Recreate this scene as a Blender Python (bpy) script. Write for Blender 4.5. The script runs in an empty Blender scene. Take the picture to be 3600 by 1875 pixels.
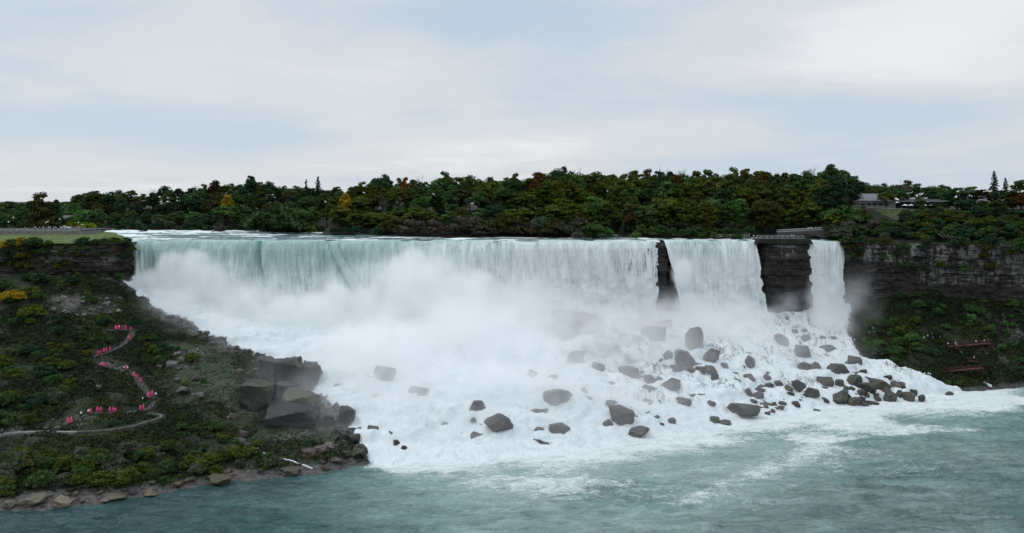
import bpy, bmesh, math, random
import numpy as np
from mathutils import Vector

random.seed(7)
rng = np.random.default_rng(11)
sc = bpy.context.scene
COL = sc.collection

# ------------------------------------------------------------------ camera frame
F, CX, CY, CAMH = 3030.0, 1800.0, 712.0, 75.0     # photo pixels (3600 wide); level camera 75 m above the river


def at(px, py, Y):
    return Vector(((px - CX) * Y / F, Y, CAMH - (py - CY) * Y / F))


def px_of(X, Y):
    return CX + F * X / Y


def py_of(Y, Z):
    return CY + F * (CAMH - Z) / Y


# ------------------------------------------------------------------ numpy noise
def _h(ix, iy, iz, seed):
    n = (ix.astype(np.int64) * 374761393 + iy.astype(np.int64) * 668265263 + iz.astype(np.int64) * 1274126177 + seed * 974634777) & 0xFFFFFFFF
    n = ((n ^ (n >> 13)) * 1274126177) & 0xFFFFFFFF
    n = ((n ^ (n >> 16)) * 2246822519) & 0xFFFFFFFF
    return ((n ^ (n >> 15)) & 0xFFFFFF) / 16777216.0


def vnoise(x, y, z=0.0, seed=0):
    x, y, z = np.broadcast_arrays(np.asarray(x, float), np.asarray(y, float), np.asarray(z, float))
    ix, iy, iz = np.floor(x), np.floor(y), np.floor(z)
    fx, fy, fz = x - ix, y - iy, z - iz
    fx, fy, fz = [f * f * f * (f * (f * 6 - 15) + 10) for f in (fx, fy, fz)]
    r = 0
    for a in (0, 1):
        wa = fx if a else 1 - fx
        for b in (0, 1):
            wb = fy if b else 1 - fy
            for c in (0, 1):
                wc = fz if c else 1 - fz
                r = r + wa * wb * wc * _h(ix + a, iy + b, iz + c, seed)
    return r


def fbm(x, y, z=0.0, o=4, seed=0, g=0.5):
    s, a, t = 0, 1.0, 0
    x, y, z = np.asarray(x, float), np.asarray(y, float), np.asarray(z, float)
    for i in range(o):
        k = 2.03 ** i
        s = s + a * vnoise(x * k + 17.3 * i, y * k + 5.1 * i, z * k + 9.7 * i, seed + i)
        t += a
        a *= g
    return s / t


def sstep(a, b, x):
    t = np.clip((np.asarray(x, float) - a) / (b - a), 0, 1)
    return t * t * (3 - 2 * t)


# ------------------------------------------------------------------ mesh helpers
def mesh_np(name, V, Fc, mats=(), attrs=None, smooth=False):
    V = np.asarray(V, np.float32)
    Fc = np.asarray(Fc, np.int32)
    me = bpy.data.meshes.new(name)
    me.vertices.add(len(V))
    me.vertices.foreach_set('co', V.ravel())
    n, k = Fc.shape
    me.loops.add(n * k)
    me.loops.foreach_set('vertex_index', Fc.ravel())
    me.polygons.add(n)
    me.polygons.foreach_set('loop_start', np.arange(0, n * k, k, dtype=np.int32))
    for a, v in (attrs or {}).items():
        at_ = me.attributes.new(a, 'FLOAT', 'POINT')
        at_.data.foreach_set('value', np.asarray(v, np.float32).ravel())
    for m in mats:
        me.materials.append(m)
    me.update(calc_edges=True)
    me.validate()
    me.polygons.foreach_set('use_smooth', np.full(len(me.polygons), smooth, dtype=bool))
    return me


def grid_faces(nu, nv, keep=None):
    i = np.arange(nu - 1)[:, None] * nv + np.arange(nv - 1)[None, :]
    f = np.stack([i, i + nv, i + nv + 1, i + 1], -1).reshape(-1, 4)
    if keep is not None:
        k = keep.ravel()
        f = f[k[f].all(1)]
    return f


def compact(V, Fc, attrs):
    used = np.unique(Fc)
    m = np.full(len(V), -1)
    m[used] = np.arange(len(used))
    return V[used], m[Fc], {k: np.asarray(v).ravel()[used] for k, v in attrs.items()}


def link(o, parent=None):
    COL.objects.link(o)
    if parent is not None:
        o.parent = parent
    return o


def obj(name, me, parent=None, loc=None):
    o = bpy.data.objects.new(name, me)
    link(o, parent)
    if loc is not None:
        o.location = loc
    return o


def tag(o, label, cat, group=None):
    o['label'] = label
    o['category'] = cat
    if group:
        o['group'] = group
    return o


def kind(o, k):
    o['kind'] = k
    return o


def thing(name, label, cat, loc=(0, 0, 0), rz=0.0, group=None):
    o = bpy.data.objects.new(name, None)
    o.empty_display_size = 0.5
    link(o)
    o.location = loc
    o.rotation_euler = (0, 0, rz)
    return tag(o, label, cat, group)


def copy_thing(src, kids=None):
    r = src.copy()
    COL.objects.link(r)
    for ch in (kids if kids is not None else src.children):
        c = ch.copy()
        COL.objects.link(c)
        c.parent = r
        for g in ch.children:
            d = g.copy()
            COL.objects.link(d)
            d.parent = c
    return r


class MB:
    """collects simple solids into one mesh"""

    def __init__(self):
        self.v, self.f = [], []

    def box(self, c, s, rz=0.0):
        b = len(self.v)
        cz, sz = math.cos(rz), math.sin(rz)
        for dx in (-.5, .5):
            for dy in (-.5, .5):
                for dz in (-.5, .5):
                    x, y = dx * s[0], dy * s[1]
                    self.v.append((c[0] + x * cz - y * sz, c[1] + x * sz + y * cz, c[2] + dz * s[2]))
        for q in ((0, 1, 3, 2), (4, 6, 7, 5), (0, 4, 5, 1), (2, 3, 7, 6), (0, 2, 6, 4), (1, 5, 7, 3)):
            self.f.append(tuple(b + i for i in q))
        return self

    def tube(self, pts, r, n=6):
        pts = [Vector(p) for p in pts]
        rs = r if isinstance(r, (list, tuple)) else [r] * len(pts)
        b = len(self.v)
        for i, p in enumerate(pts):
            d = (pts[min(i + 1, len(pts) - 1)] - pts[max(i - 1, 0)]).normalized()
            u = d.cross(Vector((0, 0, 1)) if abs(d.z) < .9 else Vector((1, 0, 0))).normalized()
            w = d.cross(u)
            for k in range(n):
                a = 2 * math.pi * k / n
                self.v.append(tuple(p + (u * math.cos(a) + w * math.sin(a)) * rs[i]))
        for i in range(len(pts) - 1):
            for k in range(n):
                a0, a1 = b + i * n + k, b + i * n + (k + 1) % n
                self.f.append((a0, a1, a1 + n, a0 + n))
        self.f.append(tuple(b + k for k in range(n))[::-1])
        self.f.append(tuple(b + (len(pts) - 1) * n + k for k in range(n)))
        return self

    def poly(self, vs, fs):
        b = len(self.v)
        self.v += [tuple(v) for v in vs]
        self.f += [tuple(b + i for i in f) for f in fs]
        return self

    def lathe(self, prof, c=(0, 0, 0), n=12, sx=1.0, sy=1.0):
        b = len(self.v)
        for r, z in prof:
            for k in range(n):
                a = 2 * math.pi * k / n
                self.v.append((c[0] + r * sx * math.cos(a), c[1] + r * sy * math.sin(a), c[2] + z))
        for i in range(len(prof) - 1):
            for k in range(n):
                a0, a1 = b + i * n + k, b + i * n + (k + 1) % n
                self.f.append((a0, a1, a1 + n, a0 + n))
        return self

    def mesh(self, name, m, smooth=False):
        me = bpy.data.meshes.new(name)
        me.from_pydata(self.v, [], self.f)
        me.materials.append(m)
        me.polygons.foreach_set('use_smooth', [smooth] * len(me.polygons))
        me.update()
        return me

    def build(self, name, m, parent=None, smooth=False):
        return obj(name, self.mesh(name, m, smooth), parent)


# ------------------------------------------------------------------ materials
class NT:
    def __init__(self, name):
        self.m = bpy.data.materials.new(name)
        self.m.use_nodes = True
        self.t = self.m.node_tree
        self.t.nodes.clear()
        self.out = self.t.nodes.new('ShaderNodeOutputMaterial')

    def n(self, ty, **kw):
        x = self.t.nodes.new(ty)
        for k, v in kw.items():
            setattr(x, k, v)
        return x

    def set(self, sock, v):
        if isinstance(v, bpy.types.NodeSocket):
            self.t.links.new(v, sock)
        elif isinstance(v, (tuple, list)):
            sock.default_value = tuple(v) + ((1,) if len(v) == 3 and len(sock.default_value) == 4 else ())
        else:
            sock.default_value = v

    def attr(self, name):
        return self.n('ShaderNodeAttribute', attribute_name=name).outputs['Fac']

    def objcol(self):
        return self.n('ShaderNodeObjectInfo').outputs['Color']

    def pos(self, sc_=(1, 1, 1), space='Object'):
        tc = self.n('ShaderNodeTexCoord')
        mp = self.n('ShaderNodeMapping')
        self.t.links.new(tc.outputs[space], mp.inputs['Vector'])
        mp.inputs['Scale'].default_value = sc_
        return mp.outputs[0]

    def noise(self, vec, scale=1.0, detail=4.0, rough=0.55, dist=0.0):
        x = self.n('ShaderNodeTexNoise')
        self.set(x.inputs['Vector'], vec)
        self.set(x.inputs['Scale'], scale)
        self.set(x.inputs['Detail'], detail)
        self.set(x.inputs['Roughness'], rough)
        self.set(x.inputs['Distortion'], dist)
        return x.outputs['Fac']

    def math(self, op, a, b=0.0, clamp=False):
        x = self.n('ShaderNodeMath', operation=op, use_clamp=clamp)
        self.set(x.inputs[0], a)
        self.set(x.inputs[1], b)
        return x.outputs[0]

    def ramp(self, f, a, b, lo=0.0, hi=1.0):
        x = self.n('ShaderNodeMapRange', interpolation_type='SMOOTHSTEP')
        for i, v in zip(('Value', 'From Min', 'From Max', 'To Min', 'To Max'), (f, a, b, lo, hi)):
            self.set(x.inputs[i], v)
        return x.outputs[0]

    def mix(self, f, a, b, blend='MIX'):
        x = self.n('ShaderNodeMix', data_type='RGBA', blend_type=blend)
        self.set(x.inputs[0], f)
        self.set(x.inputs[6], a)
        self.set(x.inputs[7], b)
        return x.outputs[2]

    def bump(self, h, strength=0.5, dist=0.3):
        x = self.n('ShaderNodeBump')
        self.set(x.inputs['Strength'], strength)
        self.set(x.inputs['Distance'], dist)
        self.set(x.inputs['Height'], h)
        return x.outputs[0]

    def pbr(self, col, rough=0.7, spec=0.3, normal=None, **kw):
        p = self.n('ShaderNodeBsdfPrincipled')
        self.set(p.inputs['Base Color'], col)
        self.set(p.inputs['Roughness'], rough)
        self.set(p.inputs['Specular IOR Level'], spec)
        if normal is not None:
            self.set(p.inputs['Normal'], normal)
        for k, v in kw.items():
            self.set(p.inputs[k], v)
        return p.outputs[0]

    def done(self, sh):
        self.t.links.new(sh, self.out.inputs['Surface'])
        return self.m


def simple(name, col, rough=0.6, var=0.25, scale=1.5, spec=0.3):
    n = NT(name)
    f = n.noise(n.pos(), scale, 4)
    c = n.mix(n.ramp(f, .3, .7), [x * (1 - var) for x in col], [min(1, x * (1 + var)) for x in col])
    return n.done(n.pbr(c, rough, spec))


def m_leaf(name, lo=0.45, hi=1.95, trans=0.25):
    n = NT(name)
    v = n.attr('v')
    k = n.ramp(v, 0, 1, lo, hi)
    c = n.n('ShaderNodeVectorMath', operation='SCALE')
    n.set(c.inputs[0], n.objcol())
    n.set(c.inputs[3], k)
    d = n.n('ShaderNodeBsdfDiffuse')
    n.set(d.inputs[0], c.outputs[0])
    t = n.n('ShaderNodeBsdfTranslucent')
    n.set(t.inputs[0], c.outputs[0])
    mx = n.n('ShaderNodeMixShader')
    mx.inputs[0].default_value = trans
    n.t.links.new(d.outputs[0], mx.inputs[1])
    n.t.links.new(t.outputs[0], mx.inputs[2])
    return n.done(mx.outputs[0])


M_LEAF = m_leaf('leaf')
M_BARK = simple('bark', (.05, .042, .035), .9)
M_TWIG = simple('twig', (.10, .085, .075), .9)


def m_undergrowth():
    n = NT('undergrowth')
    v = n.attr('v')
    h = n.attr('hue')
    g = n.mix(h, (.016, .036, .011), (.064, .082, .016))
    c = n.mix(n.ramp(v, .0, 1.0), (0.004, .005, .002), g)
    return n.done(n.pbr(c, .8, .2))


M_UNDER = m_undergrowth()


def m_terrain():
    n = NT('terrain')
    p = n.pos()
    a = n.noise(p, .12, 6, .6)
    b = n.noise(p, .9, 6, .65)
    soil = n.mix(n.ramp(b, .3, .7), (.005, .0045, .003), (.018, .017, .010))
    moss = n.mix(n.ramp(b, .25, .75), (.010, .016, .007), (.034, .050, .022))
    rock = n.mix(n.ramp(b, .3, .7), (.035, .032, .030), (.17, .155, .15))
    c = n.mix(n.ramp(a, .35, .62), soil, moss)
    c = n.mix(n.attr('moss'), c, n.mix(n.ramp(b, .25, .75), (.016, .026, .012), (.060, .086, .042)))
    c = n.mix(n.attr('stone'), c, rock)
    return n.done(n.pbr(c, .85, .25, n.bump(b, .9, .5)))


def m_cliff():
    n = NT('cliff')
    p = n.pos((.25, .25, 1.6))
    a = n.noise(p, .40, 8, .70, .5)
    b = n.noise(n.pos((1, 1, .5)), .22, 7, .66, .4)
    d = n.noise(n.pos((.8, .8, 1.8)), 1.6, 5, .7)
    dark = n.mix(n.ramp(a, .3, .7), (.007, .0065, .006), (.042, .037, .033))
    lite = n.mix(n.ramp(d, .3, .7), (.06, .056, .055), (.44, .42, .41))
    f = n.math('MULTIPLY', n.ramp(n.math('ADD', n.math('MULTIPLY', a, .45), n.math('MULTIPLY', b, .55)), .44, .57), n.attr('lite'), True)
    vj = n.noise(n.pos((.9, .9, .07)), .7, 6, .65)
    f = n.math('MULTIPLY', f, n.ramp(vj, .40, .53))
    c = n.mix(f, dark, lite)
    c = n.mix(n.math('MULTIPLY', n.attr('moss'), n.ramp(d, .35, .6)), c, (.030, .036, .012))
    return n.done(n.pbr(c, .75, .3, n.bump(n.math('ADD', a, d), .8, .6)))


def m_boulder():
    n = NT('boulder')
    p = n.pos()
    a = n.noise(p, .35, 6, .65)
    b = n.noise(p, 2.2, 5, .7)
    base = n.objcol()
    st = n.noise(n.pos((.3, .3, 3.2)), 1.1, 4, .6, .3)
    b = n.math('ADD', n.math('MULTIPLY', b, .6), n.math('MULTIPLY', st, .4))
    dk = n.n('ShaderNodeVectorMath', operation='SCALE')
    n.set(dk.inputs[0], base)
    n.set(dk.inputs[3], n.ramp(n.math('ADD', n.math('MULTIPLY', a, .5), n.math('MULTIPLY', b, .5)), .3, .7, .45, 1.6))
    g = n.n('ShaderNodeNewGeometry')
    s = n.n('ShaderNodeSeparateXYZ')
    n.t.links.new(g.outputs['Normal'], s.inputs[0])
    oi = n.n('ShaderNodeObjectInfo')
    mossf = n.math('MULTIPLY', n.ramp(s.outputs[2], .2, .7), n.ramp(a, .38, .6), True)
    mossf = n.math('MULTIPLY', mossf, oi.outputs['Alpha'], True)
    c = n.mix(mossf, dk.outputs[0], n.mix(b, (.03, .045, .018), (.085, .10, .045)))
    return n.done(n.pbr(c, .62, .35, n.bump(n.math('ADD', a, b), 1.0, .6)))


M_TERRAIN, M_CLIFF, M_BOULDER = m_terrain(), m_cliff(), m_boulder()


def m_river():
    n = NT('river_water')
    mot = n.noise(n.pos((.35, 1.0, 1)), .16, 9, .66, .9)         # boils of aerated water
    aer = n.math('ADD', n.attr('milk'), n.math('MULTIPLY', n.math('SUBTRACT', mot, .5), n.ramp(n.attr('teal'), 0, 1, 2.1, 1.0)), True)
    col = n.mix(aer, n.mix(n.attr('teal'), (.036, .075, .070), (.002, .042, .042)), n.mix(n.attr('teal'), (.29, .40, .37), (.09, .26, .24)))
    fo = n.attr('foam')
    f1 = n.noise(n.pos((.5, 1.3, 1)), .40, 9, .74, 1.2)
    f2 = n.noise(n.pos((.5, 1.5, 1)), 2.0, 6, .7, .8)
    x = n.math('ADD', n.math('MULTIPLY', f1, .55), n.math('MULTIPLY', f2, .45))
    lo = n.math('SUBTRACT', .79, n.math('MULTIPLY', fo, .50))
    msk = n.ramp(n.math('SUBTRACT', x, lo), -.03, .15)
    col = n.mix(msk, col, (.74, .79, .78))
    b1 = n.math('ADD', n.noise(n.pos((.32, .95, 1)), .45, 8, .62, .6), n.math('MULTIPLY', n.noise(n.pos((.5, 1.2, 1)), 1.4, 5, .65), .3))
    rough = n.math('ADD', .05, n.math('MULTIPLY', msk, .6))
    return n.done(n.pbr(col, rough, .5, n.bump(b1, 1.0, 1.9), IOR=1.42))


def m_rapids():
    n = NT('rapids_water')
    f1 = n.noise(n.pos((.22, 1.0, 1)), .5, 7, .7, .5)
    f2 = n.noise(n.pos((.35, 1.2, 1)), 1.6, 6, .7)
    x = n.math('ADD', n.math('MULTIPLY', f1, .55), n.math('MULTIPLY', f2, .45))
    lo = n.math('SUBTRACT', .78, n.math('MULTIPLY', n.attr('foam'), .50))
    msk = n.ramp(n.math('SUBTRACT', x, lo), 0, .12)
    col = n.mix(msk, n.mix(f2, (.035, .075, .075), (.12, .19, .18)), (.74, .79, .78))
    return n.done(n.pbr(col, n.math('ADD', .2, n.math('MULTIPLY', msk, .5)), .5, n.bump(x, .8, .5), IOR=1.33))


def m_white():
    n = NT('white_water')
    p = n.pos()
    f1 = n.noise(n.pos((.7, .25, .25)), .5, 8, .68, .8)
    f2 = n.noise(n.pos((1.8, .45, .6)), 1.0, 7, .70, .4)
    x = n.math('ADD', n.math('MULTIPLY', f1, .5), n.math('MULTIPLY', f2, .5))
    c = n.mix(n.ramp(x, .34, .54), (.42, .53, .52), (.66, .70, .71))
    wet = n.math('MULTIPLY', n.ramp(x, .505, .42), n.attr('rocky'), True)
    c = n.mix(n.math('MAXIMUM', wet, n.attr('bare')), c, n.mix(n.noise(p, .8, 6, .65), (.02, .019, .018), (.10, .095, .09)))
    return n.done(n.pbr(c, .55, .25, n.bump(x, .55, .5)))


def m_fall():
    n = NT('falling_water')
    a = n.noise(n.pos((1.5, .4, .10)), 1.0, 8, .68, .15)
    b = n.noise(n.pos((.33, .2, .035)), 1.0, 5, .6)
    d = n.noise(n.pos((1.3, 1.3, .5)), 1.6, 6, .7)
    aer = n.attr('aer')
    s = n.math('ADD', aer, n.math('MULTIPLY', n.math('SUBTRACT', n.math('ADD', n.math('MULTIPLY', a, .6), n.math('MULTIPLY', d, .4)), .5), 1.5))
    s = n.math('ADD', s, n.math('MULTIPLY', n.math('SUBTRACT', b, .5), 1.5))
    c = n.mix(n.ramp(s, .0, .95), (.42, .60, .55), (.82, .85, .85))
    stf = n.ramp(n.math('ADD', n.math('ADD', n.math('MULTIPLY', a, .45), n.math('MULTIPLY', d, .30)), n.math('MULTIPLY', b, .25)), .58, .38)
    c = n.mix(n.math('MULTIPLY', stf, n.math('SUBTRACT', 1.15, n.math('MULTIPLY', aer, .75)), True), c, (.33, .41, .42))
    c = n.mix(n.attr('crease'), c, (.17, .38, .33))
    al = n.math('ADD', n.math('MULTIPLY', a, .75), n.math('MULTIPLY', d, .25))
    al = n.ramp(n.math('SUBTRACT', al, n.math('MULTIPLY', n.attr('thin'), .62)), -.03, .10)
    sh = n.pbr(c, .5, .25, n.bump(n.math('ADD', a, n.math('MULTIPLY', d, .5)), 1.0, .6))
    tr = n.n('ShaderNodeBsdfTransparent')
    mx = n.n('ShaderNodeMixShader')
    n.set(mx.inputs[0], al)
    n.t.links.new(tr.outputs[0], mx.inputs[1])
    n.t.links.new(sh, mx.inputs[2])
    return n.done(mx.outputs[0])


M_RIVER, M_RAPIDS, M_WHITE, M_FALL = m_river(), m_rapids(), m_white(), m_fall()
M_GRASS = simple('lawn_grass', (.065, .105, .016), .9, .5, .6)
M_SLOPE = simple('mown_slope_grass', (.045, .060, .018), .9, .55, .5)
M_GROUND = simple('forest_ground', (.012, .014, .007), .95, .5, .3)
M_CONC = simple('concrete', (.25, .245, .24), .8, .2, .8)
M_STONEWALL = simple('stone_masonry', (.20, .19, .18), .85, .45, 1.8)
M_PATH = simple('path_gravel', (.19, .185, .175), .9, .25, .8)
M_PAVE = simple('dark_paving', (.055, .055, .055), .9, .3, .8)
M_BRIDGE = simple('dark_masonry', (.075, .072, .068), .9, .4, 1.6)
M_METAL = simple('pale_metal', (.55, .56, .57), .45, .12, 2)
M_WOODRED = simple('red_stained_wood', (.085, .030, .030), .7, .3, 1.5)
M_WOOD = simple('weathered_wood', (.05, .045, .04), .85, .35, 1.5)
M_ROOF = simple('grey_roof', (.16, .165, .18), .7, .2, 1.2)
M_WALLY = simple('ochre_wall', (.50, .40, .20), .8, .12, .8)
M_WALLP = simple('pale_wall', (.26, .25, .24), .8, .15, .8)
M_DARK = simple('dark_opening', (.018, .018, .02), .4, .2, 1)
M_WHITE_PAINT = simple('white_canvas', (.75, .75, .75), .7, .06, 2)
M_BRICK = simple('red_brown_fence', (.13, .065, .05), .8, .3, 1.5)
M_GLOBE = simple('white_globe', (.82, .82, .80), .25, .03, 3)
M_BLACK = simple('dark_iron', (.03, .03, .03), .5, .2, 3)


def m_tint(name, rough=.6):
    n = NT(name)
    f = n.noise(n.pos(), 6, 3)
    c = n.n('ShaderNodeVectorMath', operation='SCALE')
    n.set(c.inputs[0], n.objcol())
    n.set(c.inputs[3], n.ramp(f, .3, .7, .85, 1.15))
    return n.done(n.pbr(c.outputs[0], rough, .3))


M_TINT = m_tint('dyed_cloth')
M_SKIN = simple('skin', (.45, .29, .21), .6, .1, 5)
M_TROUSER = simple('dark_trousers', (.03, .035, .05), .8, .2, 5)
M_HAIR = simple('dark_hair', (.025, .018, .012), .6, .2, 8)

# ------------------------------------------------------------------ plan of the gorge
SH = np.array([(-330, 175), (-200, 196), (-125, 211), (-112, 212.5), (-99, 218), (-83, 228), (-74, 234), (-55, 239), (-45, 247), (-40, 251), (-25, 253), (-8, 254), (17, 262), (46, 278),
               (79, 298), (103, 312), (127, 321), (152, 330), (175, 341), (194, 346), (208, 351), (300, 375), (360, 384)], float)
YC = np.array([(-330, 374), (-184, 386), (-160, 401), (360, 401)], float)
ZT = np.array([(-330, 48), (-205, 46), (-178, 41), (-162, 37), (-120, 27), (0, 23), (125, 23), (150, 28), (172, 37), (360, 39)], float)
EL = np.array([(-999, -42), (250, -42), (270, -51), (288, -61), (320, -80), (345, -114), (366, -141), (378, -159), (386, -172), (402, -178)], float)   # (Y, X) edge of the white water, bank side
ER = np.array([(330, 250), (339, 186), (344, 172), (350, 157), (358, 150), (365, 146), (380, 149), (404, 157)], float)


def shoreY(X):
    return np.interp(X, SH[:, 0], SH[:, 1]) + 1.6 * (fbm(np.asarray(X) * .12, 3.3, 0, 3, 5) - .5) * 2


def terrainZ(X, Y):
    X, Y = np.asarray(X, float), np.asarray(Y, float)
    y0, yc, zt = shoreY(X), np.interp(X, YC[:, 0], YC[:, 1]), np.interp(X, ZT[:, 0], ZT[:, 1])
    t = (Y - y0) / (yc - y0)
    z = zt * np.interp(t, [-.3, 0, .02, .08, .3, .46, .52, .7, 1, 1.2], [-.3, 0, .05, .10, .27, .41, .44, .64, 1.0, 1.05])
    w = sstep(0.0, .08, t)
    z = z + w * ((fbm(X * .05, Y * .05, 0, 4, 21) - .5) * 5.0 + (fbm(X * .35, Y * .35, 0, 3, 33) - .5) * 1.6)
    return z


def whiteness(X, Y):
    """1 inside the white water that covers the talus"""
    j = (fbm(np.asarray(X) * .15, np.asarray(Y) * .15, 0, 3, 8) - .5) * 8
    l = np.asarray(X) + j - np.interp(Y, EL[:, 0], EL[:, 1])
    r = np.interp(Y, ER[:, 0], ER[:, 1]) - np.asarray(X) + j * .7
    return sstep(-1.5, 1.5, np.minimum(l, r))


_Yr = np.arange(188, 403, .2)


def surf(px, py):
    """where the photo ray through (px, py) meets the gorge terrain"""
    X = (px - CX) * _Yr / F
    Z = CAMH - (py - CY) * _Yr / F
    T = np.maximum(terrainZ(X, _Yr), 0)
    k = np.nonzero(Z <= T)[0]
    i = k[0] if len(k) else len(_Yr) - 1
    return Vector((X[i], _Yr[i], T[i]))


# gorge terrain
gx, gy = np.arange(-330, 345, 1.0), np.arange(180, 405, 1.0)
GX, GY = np.meshgrid(gx, gy, indexing='ij')
GZ = terrainZ(GX, GY)


def blob(X, Y, cx, cy, r):
    return np.exp(-((X - cx) ** 2 + (Y - cy) ** 2) / r ** 2)


moss = np.zeros_like(GX)
for (px, py, r) in ((760, 1290, 12), (680, 1330, 11), (820, 1360, 10), (640, 1250, 9), (700, 1230, 9), (760, 1400, 9), (1000, 1540, 7), (1080, 1520, 6), (900, 1450, 8), (1120, 1560, 5)):
    s_ = surf(px, py)
    moss += blob(GX, GY, s_.x, s_.y, r)
moss = np.clip(moss, 0, 1) * sstep(.25, .55, fbm(GX * .3, GY * .3, 0, 4, 41))
stone = sstep(.60, .70, fbm(GX * .09, GY * .09, 0, 5, 55)) * .8
el = np.interp(GY, EL[:, 0], EL[:, 1])
stone = np.maximum(stone, np.exp(-((GX - el + 3) / 5) ** 2) * sstep(.4, .6, fbm(GX * .2, GY * .2, 0, 4, 58)))
for (px, py, r) in ((220, 1060, 9), (300, 1090, 8), (180, 1040, 8)):
    s_ = surf(px, py)
    stone = np.maximum(stone, blob(GX, GY, s_.x, s_.y, r) * sstep(.35, .6, fbm(GX * .3, GY * .3, 0, 4, 59)))
stone = np.maximum(stone, sstep(2.2, .6, GZ) * .75)
inw = whiteness(GX, GY)
stone = np.maximum(stone, inw * .9)
moss = moss * (1 - inw)
V = np.stack([GX, GY, GZ], -1).reshape(-1, 3)
t_o = obj('gorge_terrain', mesh_np('gorge_terrain', V, grid_faces(*GX.shape), [M_TERRAIN], {'moss': moss, 'stone': stone}, True))
kind(t_o, 'structure')

# white water over the talus
wx, wy = np.arange(-181, 200, .7), np.arange(234, 405, .7)
WX, WY = np.meshgrid(wx, wy, indexing='ij')
wm = whiteness(WX, WY)
d0 = WY - shoreY(WX)
base = np.maximum(terrainZ(WX, WY), 0.0)
stp = fbm(WX * .10, WY * .16, 0, 4, 61)
stq = base / 3.6 + 1.6 * (fbm(WX * .06, WY * .06, 0, 3, 67) - .5)
base = base + sstep(4, 20, d0) * 1.1 * (np.clip((stq - np.floor(stq)) / .28, 0, 1) - .5 - (stq - np.floor(stq)) + .5)* 1.6
WZ = base + .25 + sstep(0, 10, d0) * (3.4 * (stp - .42) + 1.3 * (fbm(WX * .42, WY * .30, 0, 3, 62) - .4)) + .3 * (fbm(WX * .8, WY * .6, 0, 3, 63) - .5)
WZ = np.where(d0 < 0, .25 + d0 * .10 + .9 * (fbm(WX * .3, WY * .5, 0, 3, 64) - .45), WZ)
WZ = WZ - (1 - wm) * 1.6
keep = (wm > .25) & (d0 > -12) & (WX > -41.5 + (d0 > 0) * -400)
V = np.stack([WX, WY, WZ], -1).reshape(-1, 3)
f_ = grid_faces(*WX.shape, keep)
wpx, wpy = px_of(WX, WY), py_of(WY, WZ)
bare = sstep(1905, 1985, wpx) * sstep(2330, 2240, wpx) * sstep(1060, 1095, wpy) * sstep(1300, 1245, wpy + .25 * (2120 - wpx)) * sstep(.30, .44, fbm(WX * .09, WY * .05, 0, 4, 68))
V, f_, a_ = compact(V, f_, {'bare': np.clip(bare, 0, 1), 'rocky': np.clip(sstep(.38, .56, fbm(WX * .07, WY * .09, 0, 4, 66)) * sstep(4, 20, d0) * (sstep(10, 70, WX)), 0, 1)})
kind(obj('cascade_water', mesh_np('cascade_water', V, f_, [M_WHITE], a_, True)), 'structure')

# lower river
fx = np.concatenate([[-4000, -2000, -1000, -600, -400, -300], np.arange(-220, 226, .55), [300, 400, 600, 1000, 2000, 4000]])
fy = np.concatenate([[-3000, -1000, -300, 0, 80, 130, 160], np.arange(185, 352, .55), [356, 362, 380, 404]])
RX, RY = np.meshgrid(fx, fy, indexing='ij')
inner = sstep(176, 190, RY)
cha = fbm(RX * .02, RY * .02, 0, 3, 70)
wp = (fbm(RX * .05, RY * .06, 0, 3, 69) - .5) * 6
wv = (1 - np.abs(2 * fbm(RX * .07 + wp * .3, RY * .20 + wp * .35, 0, 3, 71) - 1)) * 1.3 + (1 - np.abs(2 * fbm(RX * .17 + wp * .2, RY * .42 + wp * .4, 0, 3, 73) - 1)) * .75 + (fbm(RX * .34, RY * .62, 0, 2, 72) - .5) * .4 - 1.2
RZ = -.35 + wv * (.8 + .7 * cha) * sstep(0, 12, shoreY(RX) - RY + 4)
dw = shoreY(RX) - RY
edge = sstep(-46, -30, RX)
near = np.exp(-np.clip(dw, 0, None) / (8 + 46 * fbm(RX * .025, RY * .03, 0, 3, 74) ** 2)) * edge * sstep(230, 180, RX)
milk = 1.4 * np.exp(-np.clip(dw, 0, None) / 50) * sstep(-60, -10, RX) * sstep(260, 170, RX)
milk = np.clip(.18 * sstep(-110, -30, RX) + milk * (0.55 + .9 * fbm(RX * .035, RY * .07, 0, 4, 75)), 0, 1)
foam = np.clip(near * 1.15, 0, 1.1)
# drifting foam lines
def polyd(pts):
    d = np.full(RX.shape, 1e9)
    for (x0, y0), (x1, y1) in zip(pts[:-1], pts[1:]):
        L2 = (x1 - x0) ** 2 + (y1 - y0) ** 2
        t = np.clip(((RX - x0) * (x1 - x0) + (RY - y0) * (y1 - y0)) / L2, 0, 1)
        d = np.minimum(d, np.hypot(RX - x0 - t * (x1 - x0), RY - y0 - t * (y1 - y0)))
    return d
def onriver(px, py):
    Y = F * CAMH / (py - CY)
    return ((px - CX) * Y / F, Y)
ln = [onriver(*p) for p in ((2080, 1900), (2300, 1800), (2480, 1735), (2660, 1670), (2800, 1610), (2920, 1550), (3010, 1500), (3080, 1450))]
dl = polyd(ln) + (fbm(RX * .08, RY * .08, 0, 3, 76) - .5) * 10
foam += .26 * np.exp(-(dl / 5) ** 2) * (.3 + fbm(RX * .1, RY * .1, 0, 3, 77))
milk = np.clip(milk + .25 * np.exp(-(dl / 12) ** 2), 0, 1)
dl2 = polyd([onriver(*p) for p in ((3300, 1400), (3450, 1398), (3620, 1412), (3800, 1425))])
foam += .8 * np.exp(-(dl2 / 6) ** 2)
dl3 = polyd([onriver(*p) for p in ((1300, 1640), (1500, 1628), (1720, 1600), (2000, 1590), (2330, 1545))])
foam += .35 * np.exp(-(dl3 / 5) ** 2)
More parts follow.
